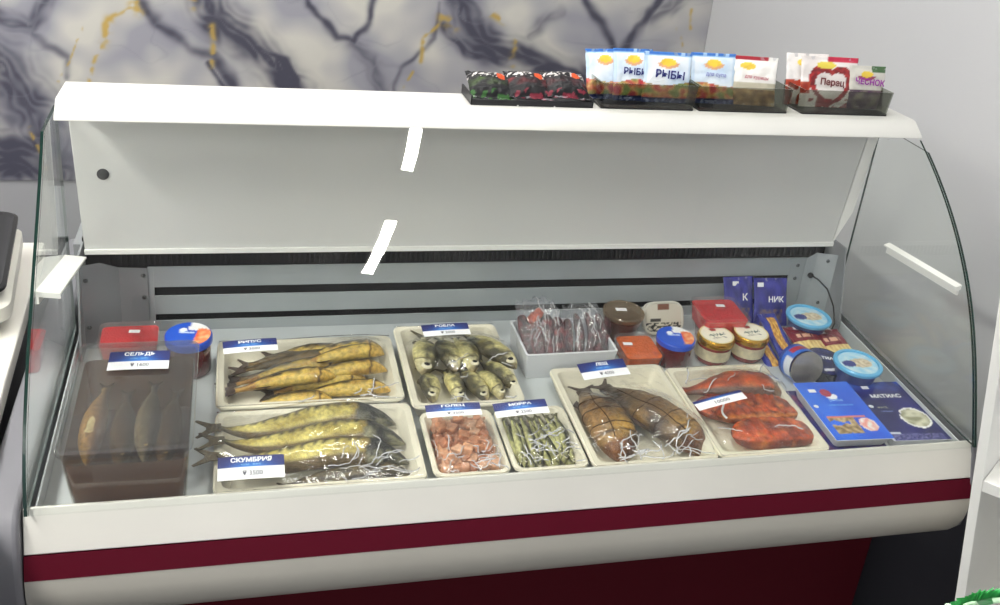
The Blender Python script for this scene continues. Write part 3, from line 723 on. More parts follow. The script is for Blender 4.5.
card([(425, 405.5), (479, 402.5), (482.5, 414.5), (427, 418.5)], .058, .30, 'ГОЛЕЦ', '₸ 3500', 'blue and white price card over the pink fish cubes')
card([(493, 404), (545.5, 399), (549, 412.5), (496, 418.5)], .060, .30, 'МОЙВА', '₸ 2500', 'blue and white price card over the thin capelin')
card([(576, 364.5), (622, 359), (631, 374), (585, 380.5)], .056, .30, 'ЛЕЩ', '₸ 4000', 'blue and white price card over the tails of the two bream')
card([(692, 402), (741, 390.5), (746, 398), (700, 411.5)], .056, .20, None, '10000', 'white price card with thin blue top, on the red salmon', blue=.28)

# ================================================================== HERRING BOX
Mh, wh, dh = rect_px([(84, 346), (201, 346), (187, 451), (53, 456)], HB)
ctr = MD(Mh.translation.x, Mh.translation.y-.0, .0008, 0); wh = .172; dh = .262
ctr = MD(.131, .148, .0008)
hb = thing('food_container', 'large clear lidded box of whole herrings in brown brine', 'food box', ctr)
def tub_shell(g, w0, d0, w1, d1, h, r=.015, th=.0015, mi=0):
    g.loft([rr(w0, d0, r, 0), rr(w0+.3*(w1-w0), d0+.3*(d1-d0), r, h*.3), rr(w1, d1, r, h)], cap1=False, mi=mi)
    g.loft([rr(w1-2*th, d1-2*th, r*.9, h), rr(w0-2*th, d0-2*th, r*.9, th)][::1], cap0=False, cap1=True, mi=mi)
g = G(); g.loft([rr(.150, .235, .012, 0), rr(.168, .256, .014, HB-.006)], cap1=False); g.mk('box', clear('brine_box_plastic', (236, 236, 232), .05, .07, haze=.03), hb)
g = G(); g.loft([rr(.146, .231, .011, .002), rr(.162, .250, .013, HB-.026)], mi=1); g.mi[-1] = 0; g.mk('brine', [clear('brine', (226, 204, 168), .05, .03, haze=.08, hazec=(120, 100, 76)), clear('brine_side', (190, 150, 104), .05, .03, haze=.75, hazec=(112, 70, 34))], hb)
g = G(); g.loft([rr(.176, .264, .015, HB-.009), rr(.178, .266, .015, HB-.001), rr(.176, .264, .015, HB+.001), rr(.166, .254, .012, HB+.001), rr(.162, .250, .012, HB-.002)], cap0=False)
g.mk('lid', clear('box_lid', (226, 228, 228), .08, .09, haze=.05, hazec=(200, 200, 205), bump=.05, bscale=12), hb)
for i, (x, y, a, z, lb) in enumerate([(-.050, .088, -92, .040, 'pale gold herring at the left inside the brine box'), (-.018, .085, -88, .028, 'dark herring in the middle of the brine box'), (.022, .090, -91, .038, 'blue backed herring right of middle in the brine box'), (.054, .085, -93, .026, 'dark herring at the right inside the brine box')]):
    Mr = T(x, y-.0, z+.018)@RZ(math.radians(a))
    cfn = (lambda t, s, c: mixc((244, 222, 150), (130, 100, 56), .4+.9*s)) if i == 0 else (lambda t, s, c: mixc((176, 186, 200), (50, 62, 92), .4+.8*s)) if i == 2 else (lambda t, s, c: mixc((120, 100, 74), (44, 38, 34), .5+.8*s))
    make_fish('herring', lb, 'fish', 'herrings in the brine box', ctr@Mr, .175, .036, .034, cfn, fishm, GEN, tailc=(90, 80, 60), tail=.6)

# ================================================================== TUBS, JARS, CANS
def sticker(parent, x, y, z, w=.018, d=.009, a=0, M=None):
    g = G().box(-w/2, w/2, -d/2, d/2, 0, .0003); return g.mk('sticker', whitecard, parent, M=(M or T(x, y, z)@RZ(a)), smooth=False)
def square_tub(label, M, w, d, h, col, group=None, name='plastic_tub', lid=True, fill=.86, k=.84, cname='contents', stk=(0, 0)):
    t = thing(name, label, 'food tub', M, group)
    G().loft([rr(w*k, d*k, .01, 0), rr(w*.985, d*.985, .011, h-.004)], cap1=False).mk('tub', clearp, t)
    n = 18; g = G().loft([rr(w*k-.003, d*k-.003, .009, .0015), rr((w*k+(w*.98-w*k)*fill)-.004, (d*k+(d*.98-d*k)*fill)-.004, .01, h*fill)])
    g.mk(cname, mat('roe_%d_%d' % (col[0], col[1]), col, .25, noise_amt=.25, nscale=120, bump=.6, bscale=260, kind='voronoi', coat=.4), t)
    if lid: G().loft([rr(w, d, .013, h-.006), rr(w, d, .013, h), rr(w-.006, d-.006, .011, h+.001), rr(w-.012, d-.012, .01, h-.002)], cap0=False).mk('lid', clearp, t)
    sticker(t, stk[0], stk[1], h+.0003, a=-.1)
    return t
square_tub('flat clear tub of red roe behind the herring box', MD(.100, .405, .0008, .02), .100, .075, .055, (206, 24, 32), stk=(.008, .004))
Mo, wo, do = rect_px([(612, 332), (652, 333), (668, 356), (624, 358)], .036)
square_tub('small clear tub of orange roe in front of the round brown tub', MD(Mo.translation.x, Mo.translation.y, .0008, 0), .078, .084, .036, (226, 104, 34), stk=(-.022, .005))
square_tub('clear tub of bright red roe, upper of a stack of two by the rear plate', MD(1.197, .396, .0335, -.02), .098, .092, .042, (214, 26, 32), stk=(.004, .010))
square_tub('clear tub of dark red roe, lower of a stack of two', MD(1.205, .393, .0008, -.02), .092, .086, .031, (120, 24, 24), stk=(.03, .02))
def disc(name, r, z, cfn, parent, m=attrmat, n=16, k=40, M=None, dome=0):
    V = [(0, 0, z+dome)]; cols = [lin(cfn(0, 0))]; F = []
    for i in range(1, n+1):
        for j in range(k):
            a = 2*PI*j/k; x, y = i/n*math.cos(a), i/n*math.sin(a); V.append((x*r, y*r, z+dome*(1-(i/n)**2))); cols.append(lin(cfn(x, y)))
    F += [(0, 1+j, 1+(j+1) % k) for j in range(k)]
    for i in range(n-1):
        for j in range(k): a = 1+i*k+j; b = 1+i*k+(j+1) % k; F.append((a, a+k, b+k, b))
    return mk(name, V, F, m, parent, cols=cols, M=M, autos=False)
def cf_bluelid(x, y):
    if x > .35 and abs(y+.1) < .65: return mixc((232, 92, 40), (250, 190, 140), .5+nz(x*4, y*4))
    if y > .35 and x > -.1: return (240, 240, 240)
    if (x+.3)**2+(y-.3)**2 < .03: return (235, 240, 250)
    if abs(y-.12-.1*x) < .06 and abs(x+.1) < .35: return (200, 215, 245)
    return (30, 84, 200)
def blue_jar(label, x, y, r, h, group=None):
    t = thing('roe_jar', label, 'jar', MD(x, y, .0008, -.2), group)
    G().lathe([(r*.86, 0), (r*.92, .003), (r*.92, h*.62), (r*.9, h*.8)], 36).mk('jar_body', mat('dark_red_roe_jar', (96, 12, 22), .12, noise_amt=.3, nscale=150, coat=.8), t)
    G().lathe([(r*.93, h*.8), (r*1.0, h*.81), (r*1.0, h*.97), (r*.96, h), (r*.9, h+.0004), (0, h+.0004)], 36).mk('lid', mat('blue_lid', (28, 78, 196), .3, coat=.4), t)
    disc('lid_print', r*.93, h+.0008, cf_bluelid, t, attrm)
    return t
blue_jar('jar of red roe with blue and orange lid, left behind the herring box', .198, .372, .039, .070, 'roe jars with blue lids')
blue_jar('jar of red roe with blue and orange lid, beside the gold lidded jars', 1.080, .335, .037, .055, 'roe jars with blue lids')
def cf_gold(x, y):
    if x*x+y*y > .80: return (214, 196, 140)
    if x*x+(y-.5)**2 < .035: return (150, 50, 44)
    if abs(y+.05-.05*math.sin(x*30)) < .09 and abs(x) < .5 and nz(x*14, y*6) > -.15: return (60, 90, 80)
    if abs(y+.35) < .05 and abs(x) < .4 and nz(x*20, 2) > 0: return (90, 90, 90)
    return (236, 230, 212)
def gold_jar(label, x, y):
    t = thing('gold_lid_jar', label, 'jar', MD(x, y, .0008, .1), 'small jars with gold lids'); r = .036; h = .055
    G().lathe([(r*.8, 0), (r*.9, .004), (r*.93, h*.3), (r*.93, h*.7), (r*.85, h*.78)], 36).mk('jar_body', mat('red_spread_jar', (130, 30, 26), .15, coat=.8, noise_amt=.3, nscale=60), t)
    G().lathe([(r*.945, h*.22), (r*.945, h*.62)], 36).mk('label_band', mat('cream_label', (214, 202, 170), .5, noise_amt=.25, nscale=80), t)
    G().lathe([(r*.9, h*.74), (r*1.0, h*.75), (r*1.02, h*.78), (r*1.0, h*.95), (r*.95, h), (0, h)], 48).mk('lid', mat('gold_metal', (206, 158, 62), .22, metal=.9), t)
    disc('lid_print', r*.93, h+.0005, cf_gold, t)
gold_jar('small jar with gold and cream lid, left of the pair', 1.165, .337)
gold_jar('small jar with gold and cream lid, right of the pair', 1.241, .342)
# round brown tub
t = thing('round_tub', 'round clear tub of brown paste behind the orange roe', 'food tub', MD(1.006, .425, .0008)); r = .040
G().lathe([(r*.8, 0), (r*.97, .054)], 36).mk('tub', clearp, t)
G().lathe([(r*.76, .002), (r*.92, .046), (0, .048)], 36).mk('contents', mat('brown_paste', (92, 40, 28), .3, noise_amt=.3, nscale=60, coat=.4), t)
G().lathe([(r*1.0, .050), (r*1.03, .052), (r*1.03, .058), (r*.96, .060), (r*.9, .058), (0, .058)], 36).mk('lid', clear('hazy_lid', (215, 205, 190), .15, .08, haze=.2, hazec=(170, 145, 115)), t)
sticker(t, -.004, .004, .0592, .022, .011, -.1)
# oval tin standing on edge
Mt = MD(1.098, .432, .0345)@RZ(.02)@RX(math.radians(62))
t = thing('oval_tin', 'silver rounded oblong tin standing on edge against the rear plate', 'tin', Mt)
G().loft([rr(.078, .056, .02, -.016), rr(.084, .062, .022, -.014), rr(.084, .062, .022, -.001), rr(.088, .066, .024, 0), rr(.088, .066, .024, .0015), rr(.082, .060, .021, .002), rr(.078, .056, .02, .0008)]).mk('tin_body', mat('tin_silver', (214, 212, 200), .3, metal=.3), t)
def cf_tin(x, y):
    if y > .55 and abs(x) < .3: return (120, 72, 50)
    if y < -.35 and nz(x*7, y*7) > -.05: return (34, 34, 34)
    if -.3 < y < -.05 and abs(x+.45) < .3: return (50, 46, 42)
    return (210, 204, 188)
V = []; F = []; cols = []; n, m_ = 34, 26
for j in range(m_+1):
    for i in range(n+1):
        x = -1+2*i/n; y = -1+2*j/m_; q = (abs(x)**5+abs(y)**5)**.2; sc = 1 if q <= 1 else 1/q
        V.append((x*sc*.0385, y*sc*.0275, .0014)); cols.append(lin(cf_tin(x, y)))
for j in range(m_):
    for i in range(n): a = j*(n+1)+i; F.append((a, a+1, a+n+2, a+n+1))
mk('tin_print', V, F, attrm, t, cols=cols, autos=False)
# light blue lidded tubs
def cf_lb(x, y):
    q = x*x+y*y
    if q > .9: return (120, 190, 228)
    if (x+.5)**2*1.3+(y)**2*2.4 < .17: return (40, 50, 130)
    if (x-.15)**2*.9+(y+.0)**2*2.2 < .33: return mixc((226, 214, 190), (188, 170, 140), .5+1.5*nz(x*6, y*8))
    return mixc((206, 226, 236), (150, 205, 232), .5+nz(x*3, y*3))
def lb_tub(label, x, y, h):
    t = thing('round_tub', label, 'food tub', MD(x, y, .0008), 'tubs with light blue lids'); r = .042
    G().lathe([(r*.78, 0), (r*.80, .002), (r*.94, h*.86)], 40).mk('tub', mat('navy_tub_print', (46, 62, 128), .3, noise_amt=.3, nscale=40, coat=.3), t)
    G().lathe([(r*.96, h*.84), (r*1.06, h*.85), (r*1.09, h*.9), (r*1.09, h*.97), (r*1.05, h), (r*.93, h), (r*.91, h-.003), (0, h-.003)], 48).mk('lid', mat('light_blue_lid', (96, 178, 224), .3, coat=.3), t)
    disc('lid_print', r*.90, h-.0025, cf_lb, t, attrm)
lb_tub('round tub with light blue lid at the rear right corner of the deck', 1.400, .398, .052)
lb_tub('round tub with light blue lid standing behind the flat navy fish pack', 1.411, .232, .052)
# blue can lying on its side
ca = Matrix.Translation(dk(806, 368, .034))@RZ(math.radians(0))@RX(math.radians(80))
t = thing('fish_can', 'blue can lying tilted with its silver bottom towards the glass', 'can', ca)
r = .0335; G().lathe([(r*.93, -.002), (r*.96, .0), (r, .002), (r, .004)], 40).mk('rim', mat('can_rim', (205, 200, 195), .25, metal=.9), t)
G().lathe([(0, .0005), (r*.93, .0008), (r*.93, -.0015)], 40).mk('can_bottom', mat('can_bottom_steel', (136, 132, 138), .35, metal=.7, noise_amt=.1, nscale=120), t)
V = []; F = []; cols = []
for j in range(13):
    for i in range(48):
        a = 2*PI*i/48; z = .003+.040*j/12; V.append((r*.995*math.cos(a), r*.995*math.sin(a), -z))
        c = (40, 110, 214)
        if abs(math.sin(a)-.9) < .15 and 3 < j < 9: c = (176, 40, 60)
        if math.cos(a) < -.8 and j < 7: c = (225, 232, 245)
        if j > 9: c = (30, 60, 150)
        cols.append(lin(c))
for j in range(12):
    for i in range(48): F.append((j*48+i, (j+1)*48+i, (j+1)*48+(i+1) % 48, j*48+(i+1) % 48))
F.append(tuple(12*48+i for i in range(48)))
mk('can_wall', V, F, attrm, t, cols=cols)
# flat black can
t = thing('flat_tin', 'flat round black and navy tin between the blue can and the tub', 'tin', MD(1.372, .276, .0008)@RX(.12)); r = .040
G().lathe([(r*.95, .0), (r, .002), (r, .022), (r*1.03, .024), (r*1.03, .027), (r*.96, .027)], 40).mk('tin_body', mat('dark_tin', (44, 46, 60), .25, coat=.4), t)
disc('tin_print', r*.96, .0272, lambda x, y: (236, 236, 240) if (abs(y+.62) < .09 and abs(x) < .35) else mixc((24, 28, 66), (40, 46, 110), .5+nz(x*3, y*3)), t, attrm)
text('МАТИАС', t, T(.004, .010, .0278)@RZ(-.25), .05, txtw, bold=.03)

# ================================================================== PRINTED PACKS
def pouch(w, h, th, cfn, n=36, m_=44, crimp=.07, wr=.0012, seed=0, edge=1.0):
    """pillow pouch in the XY plane, centred, thickness in z"""
    V = []; F = []; cols = []
    for side in (1, -1):
        for j in range(m_+1):
            for i in range(n+1):
                u = i/n; v = j/m_; prof = (max(0, math.sin(PI*u))**.45)*(max(0, min(1, (v-crimp)/.16))*max(0, min(1, (1-crimp-v)/.16)))**.5
                wx = 1-.035*math.sin(PI*v)*edge
                z = side*(th/2*prof+.0004)+wr*nz(u*7+seed, v*7, side)+wr*.6*nz(u*17+seed, v*13, side+4)
                V.append(((u-.5)*w*wx, (v-.5)*h, z)); cols.append(lin(cfn(u, v) if side > 0 else mixc(cfn(u, v), (190, 190, 195), .5)))
    o2 = (n+1)*(m_+1)
    for j in range(m_):
        for i in range(n):
            a = j*(n+1)+i; F += [(a, a+1, a+n+2, a+n+1), (o2+a, o2+a+n+1, o2+a+n+2, o2+a+1)]
    for i in range(n): F += [(i, o2+i, o2+i+1, i+1)]; a = m_*(n+1)+i; F += [(a, a+1, o2+a+1, o2+a)]
    for j in range(m_): a = j*(n+1); b = a+n; F += [(a, a+n+1, o2+a+n+1, o2+a), (b, o2+b, o2+b+n+1, b+n+1)]
    return V, F, cols
mattp = mat('matt_black_film', attr=True, rough=.5, spec=.3)
def pack(name, label, cat, M, w, h, th, cfn, group=None, **k):
    V, F, cols = pouch(w, h, th, cfn, **k); t = thing(name, label, cat, M, group)
    mk('pouch', V, F, mattp if name == 'seasoning_pouch' else attrm, t, cols=cols, autos=False); return t
# navy packets at the back
def cf_nik(u, v):
    b = mixc((30, 30, 112), (50, 52, 160), .5+nz(u*5, v*4, 2))
    if v < .35 and abs(u-.5) < .35: b = mixc(b, (200, 150, 60), .5*max(0, .6+nz(u*9, v*9, 4)))
    return b
def leaning(x, y, base_h, h, tilt, rz=0): return MD(x, y, base_h)@RZ(rz)@RX(math.radians(tilt))@T(0, h/2, 0)
t = pack('snack_packet', 'dark blue squid packet leaning on the rear plate, left of two', 'packet', leaning(1.278, .445, .004, .10, 62, .03), .068, .10, .010, cf_nik, 'dark blue packets at the back', seed=1)
text('К', t, T(.012, .008, .0068), .012, txtw); sticker(t, -.008, .036, .0035, .014, .009)
t = pack('snack_packet', 'dark blue squid packet leaning on the rear plate, right of two', 'packet', leaning(1.345, .437, .004, .10, 62, -.04), .076, .10, .010, cf_nik, 'dark blue packets at the back', seed=2)
text('НИК', t, T(.010, .006, .0068), .034, txtw); sticker(t, -.024, .036, .0035, .014, .009)
# fish stick packets
def cf_stick(u, v):
    b = mixc((28, 32, 120), (44, 60, 170), .5+nz(u*4, v*4))
    k = abs(u-.5-.06*math.sin(v*9))
    if .12 < v < .92 and k < .23: b = mixc((232, 186, 84), (168, 104, 36), .45+1.2*nz(u*12, v*16, 6))
    return b
pack('snack_packet', 'narrow blue packet with golden fish sticks, beside the gold lidded jar', 'packet', MD(1.283, .345, .012)@RZ(.10)@RX(.35), .036, .125, .012, cf_stick, 'narrow blue packets with golden fish sticks', seed=3)
pack('snack_packet', 'narrow blue packet with golden fish sticks, right one leaning over the other', 'packet', MD(1.318, .353, .024)@RZ(.06)@RX(.35), .040, .135, .012, cf_stick, 'narrow blue packets with golden fish sticks', seed=5)
def cf_mar(u, v):
    if v > .58: 
        b = mixc((92, 14, 34), (130, 26, 48), .5+nz(u*4, v*4))
        if abs(v-.72) < .05 and abs(u-.5) < .3 and nz(u*15, 3) > -.1: b = (220, 170, 140)
        if v > .9 and abs(u-.4) < .08: b = (240, 240, 240)
        return b
    s = abs(((u*7+.4*v) % 1)-.5)
    return mixc((232, 208, 140), (160, 110, 56), max(0, 1.2*s-.2)+.5*nz(u*8, v*6, 9))
pack('snack_packet', 'maroon packet with dried fish straws in its window, left of two', 'packet', MD(1.375, .335, .022)@RZ(.05)@RX(.22), .068, .105, .012, cf_mar, 'maroon packets of dried fish straws', seed=7)
pack('snack_packet', 'maroon packet with dried fish straws in its window, right of two', 'packet', MD(1.434, .325, .016)@RZ(.10)@RX(.22), .068, .110, .012, cf_mar, 'maroon packets of dried fish straws', seed=9)
# flat fish packs
def flat_pack(name, label, M, w, d, h, cfn, side, n=44):
    t = thing(name, label, 'fish pack', M)
    g = G().loft([rr(w*.86, d*.88, .008, 0), rr(w*.92, d*.94, .008, h*.5), rr(w*.97, d*.98, .006, h-.002), rr(w, d, .004, h-.001), rr(w, d, .004, h)]); g.mk('tray', side, t)
    V = []; F = []; cols = []; m_ = int(n*d/w)
    for j in range(m_+1):
        for i in range(n+1):
            u = i/n; v = j/m_; V.append(((u-.5)*(w-.001), (v-.5)*(d-.001), h+.0005+.0008*nz(u*5, v*6, 3))); cols.append(lin(cfn(u, v)))
    for j in range(m_):
        for i in range(n): a = j*(n+1)+i; F.append((a, a+1, a+n+2, a+n+1))
    mk('cover', V, F, attrm, t, cols=cols, autos=False); return t
wtray = mat('white_plastic_tray', (226, 228, 234), .3, noise_amt=.1, nscale=60)
def cf_blue(u, v):
    b = mixc((26, 84, 208), (40, 108, 226), .5+nz(u*2, v*2))
    if (u-.44)**2*1.1+((v-.80)*1.4)**2 < .010: return (160, 30, 64)
    if (u-.50)**2*1.1+((v-.74)*1.6)**2 < .010 and v < .77: return (238, 238, 245)
    if abs(v-.375) < .012 and .12 < u < .8: return (206, 120, 110)
    if .10 < v < .36 and .12 < u < .58 and nz(u*7, v*9, 1) > -.35: return mixc((196, 172, 130), (120, 96, 60), .5+1.4*nz(u*14, v*18, 2))
    if (u-.76)**2+((v-.24)*1.3)**2 < .022: return mixc((226, 150, 140), (230, 226, 220), .5+2*nz(u*14, v*14, 7))
    return b
Mb, wb, db = rect_px([(789, 381), (843, 381), (896, 437), (836, 439)], .040)
mb = MD(Mb.translation.x, Mb.translation.y, .0008, math.atan2(Mb[1][0], Mb[0][0])*.6)
t = flat_pack('fish_pack', 'bright blue fish pack with red badge, upper of two stacked at the right front', mb@T(.002, 0, .017), wb, db, .021, cf_blue, wtray)
sticker(t, -.030, .055, .0222, .014, .009)
text('рыба', t, T(.002, .026, .0224), .026, mat('pale_blue_ink2', (170, 215, 250), .5), bold=0)
text('филе в масле', t, T(.002, .012, .0224), .052, mat('pale_blue_ink3', (120, 190, 240), .5), bold=0)
flat_pack('fish_pack', 'navy fish pack mostly hidden, lower of two stacked at the right front', mb@T(-.004, .004, 0), wb*1.04, db*1.02, .016, lambda u, v: mixc((30, 30, 110), (200, 80, 90), .8*max(0, nz(u*6, v*9, 3))), mat('navy_tray', (36, 40, 120), .3))
def cf_mat(u, v):
    b = mixc((34, 34, 118), (20, 22, 84), .5+nz(u*2, v*2, 4))
    if v > .80: b = mixc(b, (40, 96, 200), .7*max(0, min(1, (v-.8)*8))*(.7+nz(u*6, v*6)))
    q = ((u-.68)*1.0)**2+((v-.36)*1.45)**2
    if q < .062 and not (u < .48 and v > .42): 
        return (232, 232, 232) if q > .047 else mixc((206, 204, 180), (140, 140, 110), .5+1.5*nz(u*7, v*16, 5))
    if v < .10 and .03 < u < .9: return mixc((110, 110, 160), (60, 60, 120), .5+2*nz(u*20, v*60)) if nz(u*30, v*40) > -.2 else b
    if v < .13 and u < .22: return (205, 210, 225)
    return b
Mm, wm, dm = rect_px([(846, 383), (902, 383), (959, 441), (894, 441.5)], .024)
mm = MD(Mm.translation.x, Mm.translation.y+.006, .0008, math.atan2(Mm[1][0], Mm[0][0])*.6)
t = flat_pack('herring_pack', 'flat navy herring fillet pack with a white oval window', mm, wm*.98, dm*1.0, .022, cf_mat, wtray)
text('МАТИАС', t, T(-.002, .040, .0240)@RZ(0), .062, txtw, bold=.03)
text('ФИЛЕ', t, T(-.028, .006, .0240), .02, mat('pale_gold_ink', (190, 190, 160), .5), bold=0)
text('сельди', t, T(-.026, -.006, .0240), .024, mat('pale_blue_ink4', (140, 160, 220), .5), bold=0)
sticker(t, -.030, .066, .0240, .014, .009)

# ================================================================== DRIED MEAT BOX
bm = MD(.862, .356, .0008, .02)
t = thing('foam_box', 'white foam box with bags of dried meat, behind the bream tray', 'box', bm)
bw, bd, bh = .176, .118, .052
G().loft([rr(bw*.94, bd*.94, .004, 0, 3), rr(bw, bd, .005, bh, 3), rr(bw-.008, bd-.008, .004, bh, 3), rr(bw*.94-.008, bd*.94-.008, .004, .004, 3)]).mk('shell', mat('white_foam', (214, 216, 220), .5, noise_amt=.04, nscale=20), t)
def jerky(label, M, L, Wd, Hh, seed, bendz=0, c1=(120, 26, 32), c2=(34, 6, 12)):
    V = []; F = []; cols = []; n, m_ = 26, 14
    for i in range(n+1):
        t_ = i/n; e = (1-abs(2*t_-1)**4)**.5
        for k in range(m_):
            a = 2*PI*k/m_; V.append((Wd/2*e*math.cos(a)*(1+.25*nz(t_*5, k*.5, seed))+bendz*math.sin(t_*PI), t_*L, Hh/2+Hh/2*e*math.sin(a)*(1+.3*nz(t_*6, k*.7, seed+3))))
            cols.append(lin(mixc(c2, c1, .45+1.1*nz(t_*7, k*.6, seed+1))))
    for i in range(n):
        for k in range(m_): F.append((i*m_+k, i*m_+(k+1) % m_, (i+1)*m_+(k+1) % m_, (i+1)*m_+k))
    F += [tuple(range(m_-1, -1, -1)), tuple(n*m_+k for k in range(m_))]
    return tag(mk('dried_meat_strip', V, F, fishm, cols=cols, M=M, autos=False), label, 'dried meat', 'dried meat in the bags'), V
def bag(label, M, w, h, th, seed, pk=0):
    V = []; F = []; n, m_ = 40, 40
    for side in (1, -1):
        for j in range(m_+1):
            for i in range(n+1):
                u = i/n; v = j/m_; pf = (max(0, math.sin(PI*u))**.4)*(max(0, math.sin(PI*min(1, v*1.02)))**.4)
                cr = .014*abs(nz(u*6+seed, v*6, side))+.009*abs(nz(u*14+seed, v*12, side+2))
                topv = h*v*(1+.12*nz(u*5+seed, 3)*v)
                V.append(((u-.5)*w*(1-.25*v**3)+.005*nz(v*7, u*3, seed), topv, (th*(.55 if side > 0 else -.45)*pf+cr*pf*side)))
    o2 = (n+1)*(m_+1)
    for j in range(m_):
        for i in range(n): a = j*(n+1)+i; F += [(a, a+1, a+n+2, a+n+1), (o2+a, o2+a+n+1, o2+a+n+2, o2+a+1)]
    return tag(mk('plastic_bag', V, F, clear('crumpled_bag', (250, 250, 252), .14, .09, bump=1.0, bscale=40, haze=.05, hazec=(245, 245, 250)), M=M, autos=False), label, 'bag', 'clear bags in the foam box')
def bagfold(b, seed, w, h):
    rnd = random.Random(seed); g = G(); vs = [v.co for v in b.data.vertices][:41*41]
    for _ in range(20):
        i = rnd.randrange(4, 36); j = rnd.randrange(4, 38); P = []; di = rnd.choice((-1, 0, 1)); dj = rnd.choice((1, 2))
        for k in range(7):
            if not (1 < i < 39 and 1 < j < 40): break
            q = vs[j*41+i]; P.append((q.x, q.y, q.z+.0006)); i += di if rnd.random() < .7 else rnd.choice((-1, 0, 1)); j += dj if rnd.random() < .8 else 1
        if len(P) > 3: g.tube(P, rnd.uniform(.0005, .0011), 5)
    merge(b, g, foldm)
lm = bm@T(-.042, -.030, .012)@RX(math.radians(38))
for i, (x, y, wd) in enumerate([(-.026, .004, .026), (-.010, .0, .026), (.008, .002, .028), (.024, -.004, .026), (.036, -.008, .020)]):
    jerky('dark red dried meat strip in the left clear bag', lm@T(x+.007, y, .001*i)@RZ(math.radians(8-4*i)), .092, wd, .014, i*3)
jerky('orange edged dried meat piece at the top of the left clear bag', lm@T(-.022, .076, .010)@RZ(-.9), .040, .018, .010, 20, c1=(220, 110, 60), c2=(150, 50, 34))
lm2 = bm@T(.042, -.030, .012)@RX(math.radians(38))
for i, (x, wd, b) in enumerate([(-.022, .018, .008), (-.006, .019, .014), (.010, .018, .012), (.026, .018, .0)]):
    jerky('thin curved dark sausage in the right clear bag', lm2@T(x, .0, .003*i)@RZ(math.radians(-8-3*i)), .095-.012*(i == 3), wd, .014, i*5+40, bendz=b, c1=(104, 30, 40), c2=(30, 6, 14))
bag1 = bag('clear crumpled bag of dried meat, left in the foam box', lm@T(0, -.010, .008), .096, .135, .046, 1)
bagfold(bag1, 3, .096, .135)
bag2 = bag('clear crumpled bag of thin sausages, right in the foam box', lm2@T(.002, -.010, .009), .092, .122, .046, 5)
bagfold(bag2, 8, .092, .122)

# ================================================================== ON THE TOP SHELF
ZS = .4713
def cf_black(seed):
    def f(u, v):
        b = (22, 22, 26)
        if .62 < v < .80 and nz(u*13+seed, v*13, 1) > .12: b = (206, 202, 200)
        elif .30 < v < .60: b = mixc(b, [(70, 96, 44), (120, 34, 40), (96, 40, 44)][seed % 3], .9*max(0, .3+nz(u*5+seed, v*5, 3)))
        elif v < .2 and nz(u*8+seed, v*9) > .1: b = mixc(b, [(60, 120, 50), (150, 40, 60), (150, 40, 60)][seed % 3], .7)
        if (u-.75)**2+(v-.7)**2 < .012: b = (200, 80, 40)
        return b
    return f
dt = thing('display_tray', 'low black tray under three black seasoning pouches', 'tray', T(.765, .428, ZS))
g = G(); g.box(-.108, .108, -.042, .035, 0, .003); g.box(-.108, .108, -.042, -.040, .003, .010); g.box(-.108, -.105, -.042, .035, .003, .016); g.box(.105, .108, -.042, .035, .003, .016)
g.mk('tray_base', blackp, dt, bevel=.0006)
for i, lb in enumerate(('black seasoning pouch with green print, left of three on the shelf', 'black seasoning pouch with red print, middle of three on the shelf', 'black seasoning pouch with red print, right of three beside the clear bin')):
    x = .698+.067*i
    pack('seasoning_pouch', lb, 'pouch', T(x, .428, ZS+.0225+.0025*i)@RZ(-.05)@RX(math.radians(19))@RY(.05), .078, .080, .026, cf_black(i), 'black seasoning pouches on the shelf', seed=i*4, wr=.0022)
for x in (.738, .803): G().box(x-.0012, x+.0012, .384, .3855, ZS+.0, ZS+.002).mk('divider', white, dt, M=T(-.765, -.428, -ZS)) 
def bin_(label, x0, x1, y0, y1, h, m=smoke):
    t = thing('display_bin', label, 'display bin', T((x0+x1)/2, (y0+y1)/2, ZS), 'smoked plastic bins on the shelf'); w = x1-x0; d = y1-y0
    G().loft([rr(w-.008, d-.004, .003, 0, 3), rr(w, d, .003, h, 3), rr(w-.004, d-.004, .002, h, 3), rr(w-.012, d-.008, .002, .002, 3)]).mk('bin', m, t)
    G().loft([rr(w-.007, d-.003, .003, .0, 3), rr(w-.006, d-.002, .003, .003, 3)]).mk('foot', blackp, t)
    return t
bin_('smoked clear bin with three fish seasoning packets, leftmost of three bins', .884, 1.064, .384, .462, .045)
bin_('smoked clear bin with two seasoning packets, middle of three bins', 1.068, 1.249, .384, .462, .045)
bin_('dark clear bin with the heart packet, rightmost of three bins', 1.272, 1.458, .384, .462, .045)
def sun(u, v, cu, cv, k=1.0):
    q = ((u-cu)/.17/k)**2+((v-cv)/.075/k)**2
    return q < 1
def cf_fish(seed, food):
    def f(u, v):
        if v > .95: return (60, 120, 205) if nz(u*8+seed, 1) > -.2 else (170, 205, 240)
        if v > .92: return (150, 195, 236)
        if sun(u, v, .5, .80): return (242, 206, 70)
        if sun(u, v, .5, .78, 1.35) and v < .78: return (232, 176, 130)
        if v < .10: return (34, 48, 100) if nz(u*12, v*20, seed) < .3 else (120, 130, 170)
        if v < .38+.04*math.sin(u*5+seed):
            n1 = nz(u*5+seed, v*7, 2); n2 = nz(u*11+seed, v*13, 6)
            return mixc(mixc((196, 110, 70), (226, 190, 120), .5+n2*1.2), (128, 144, 80) if n1 > 0 else (190, 64, 70), min(1, abs(n1)*2.6))
        return mixc((240, 246, 252), (196, 220, 244), .3+nz(u*2, v*2, seed)+(.5 if u < .08 or u > .93 else 0))
    return f
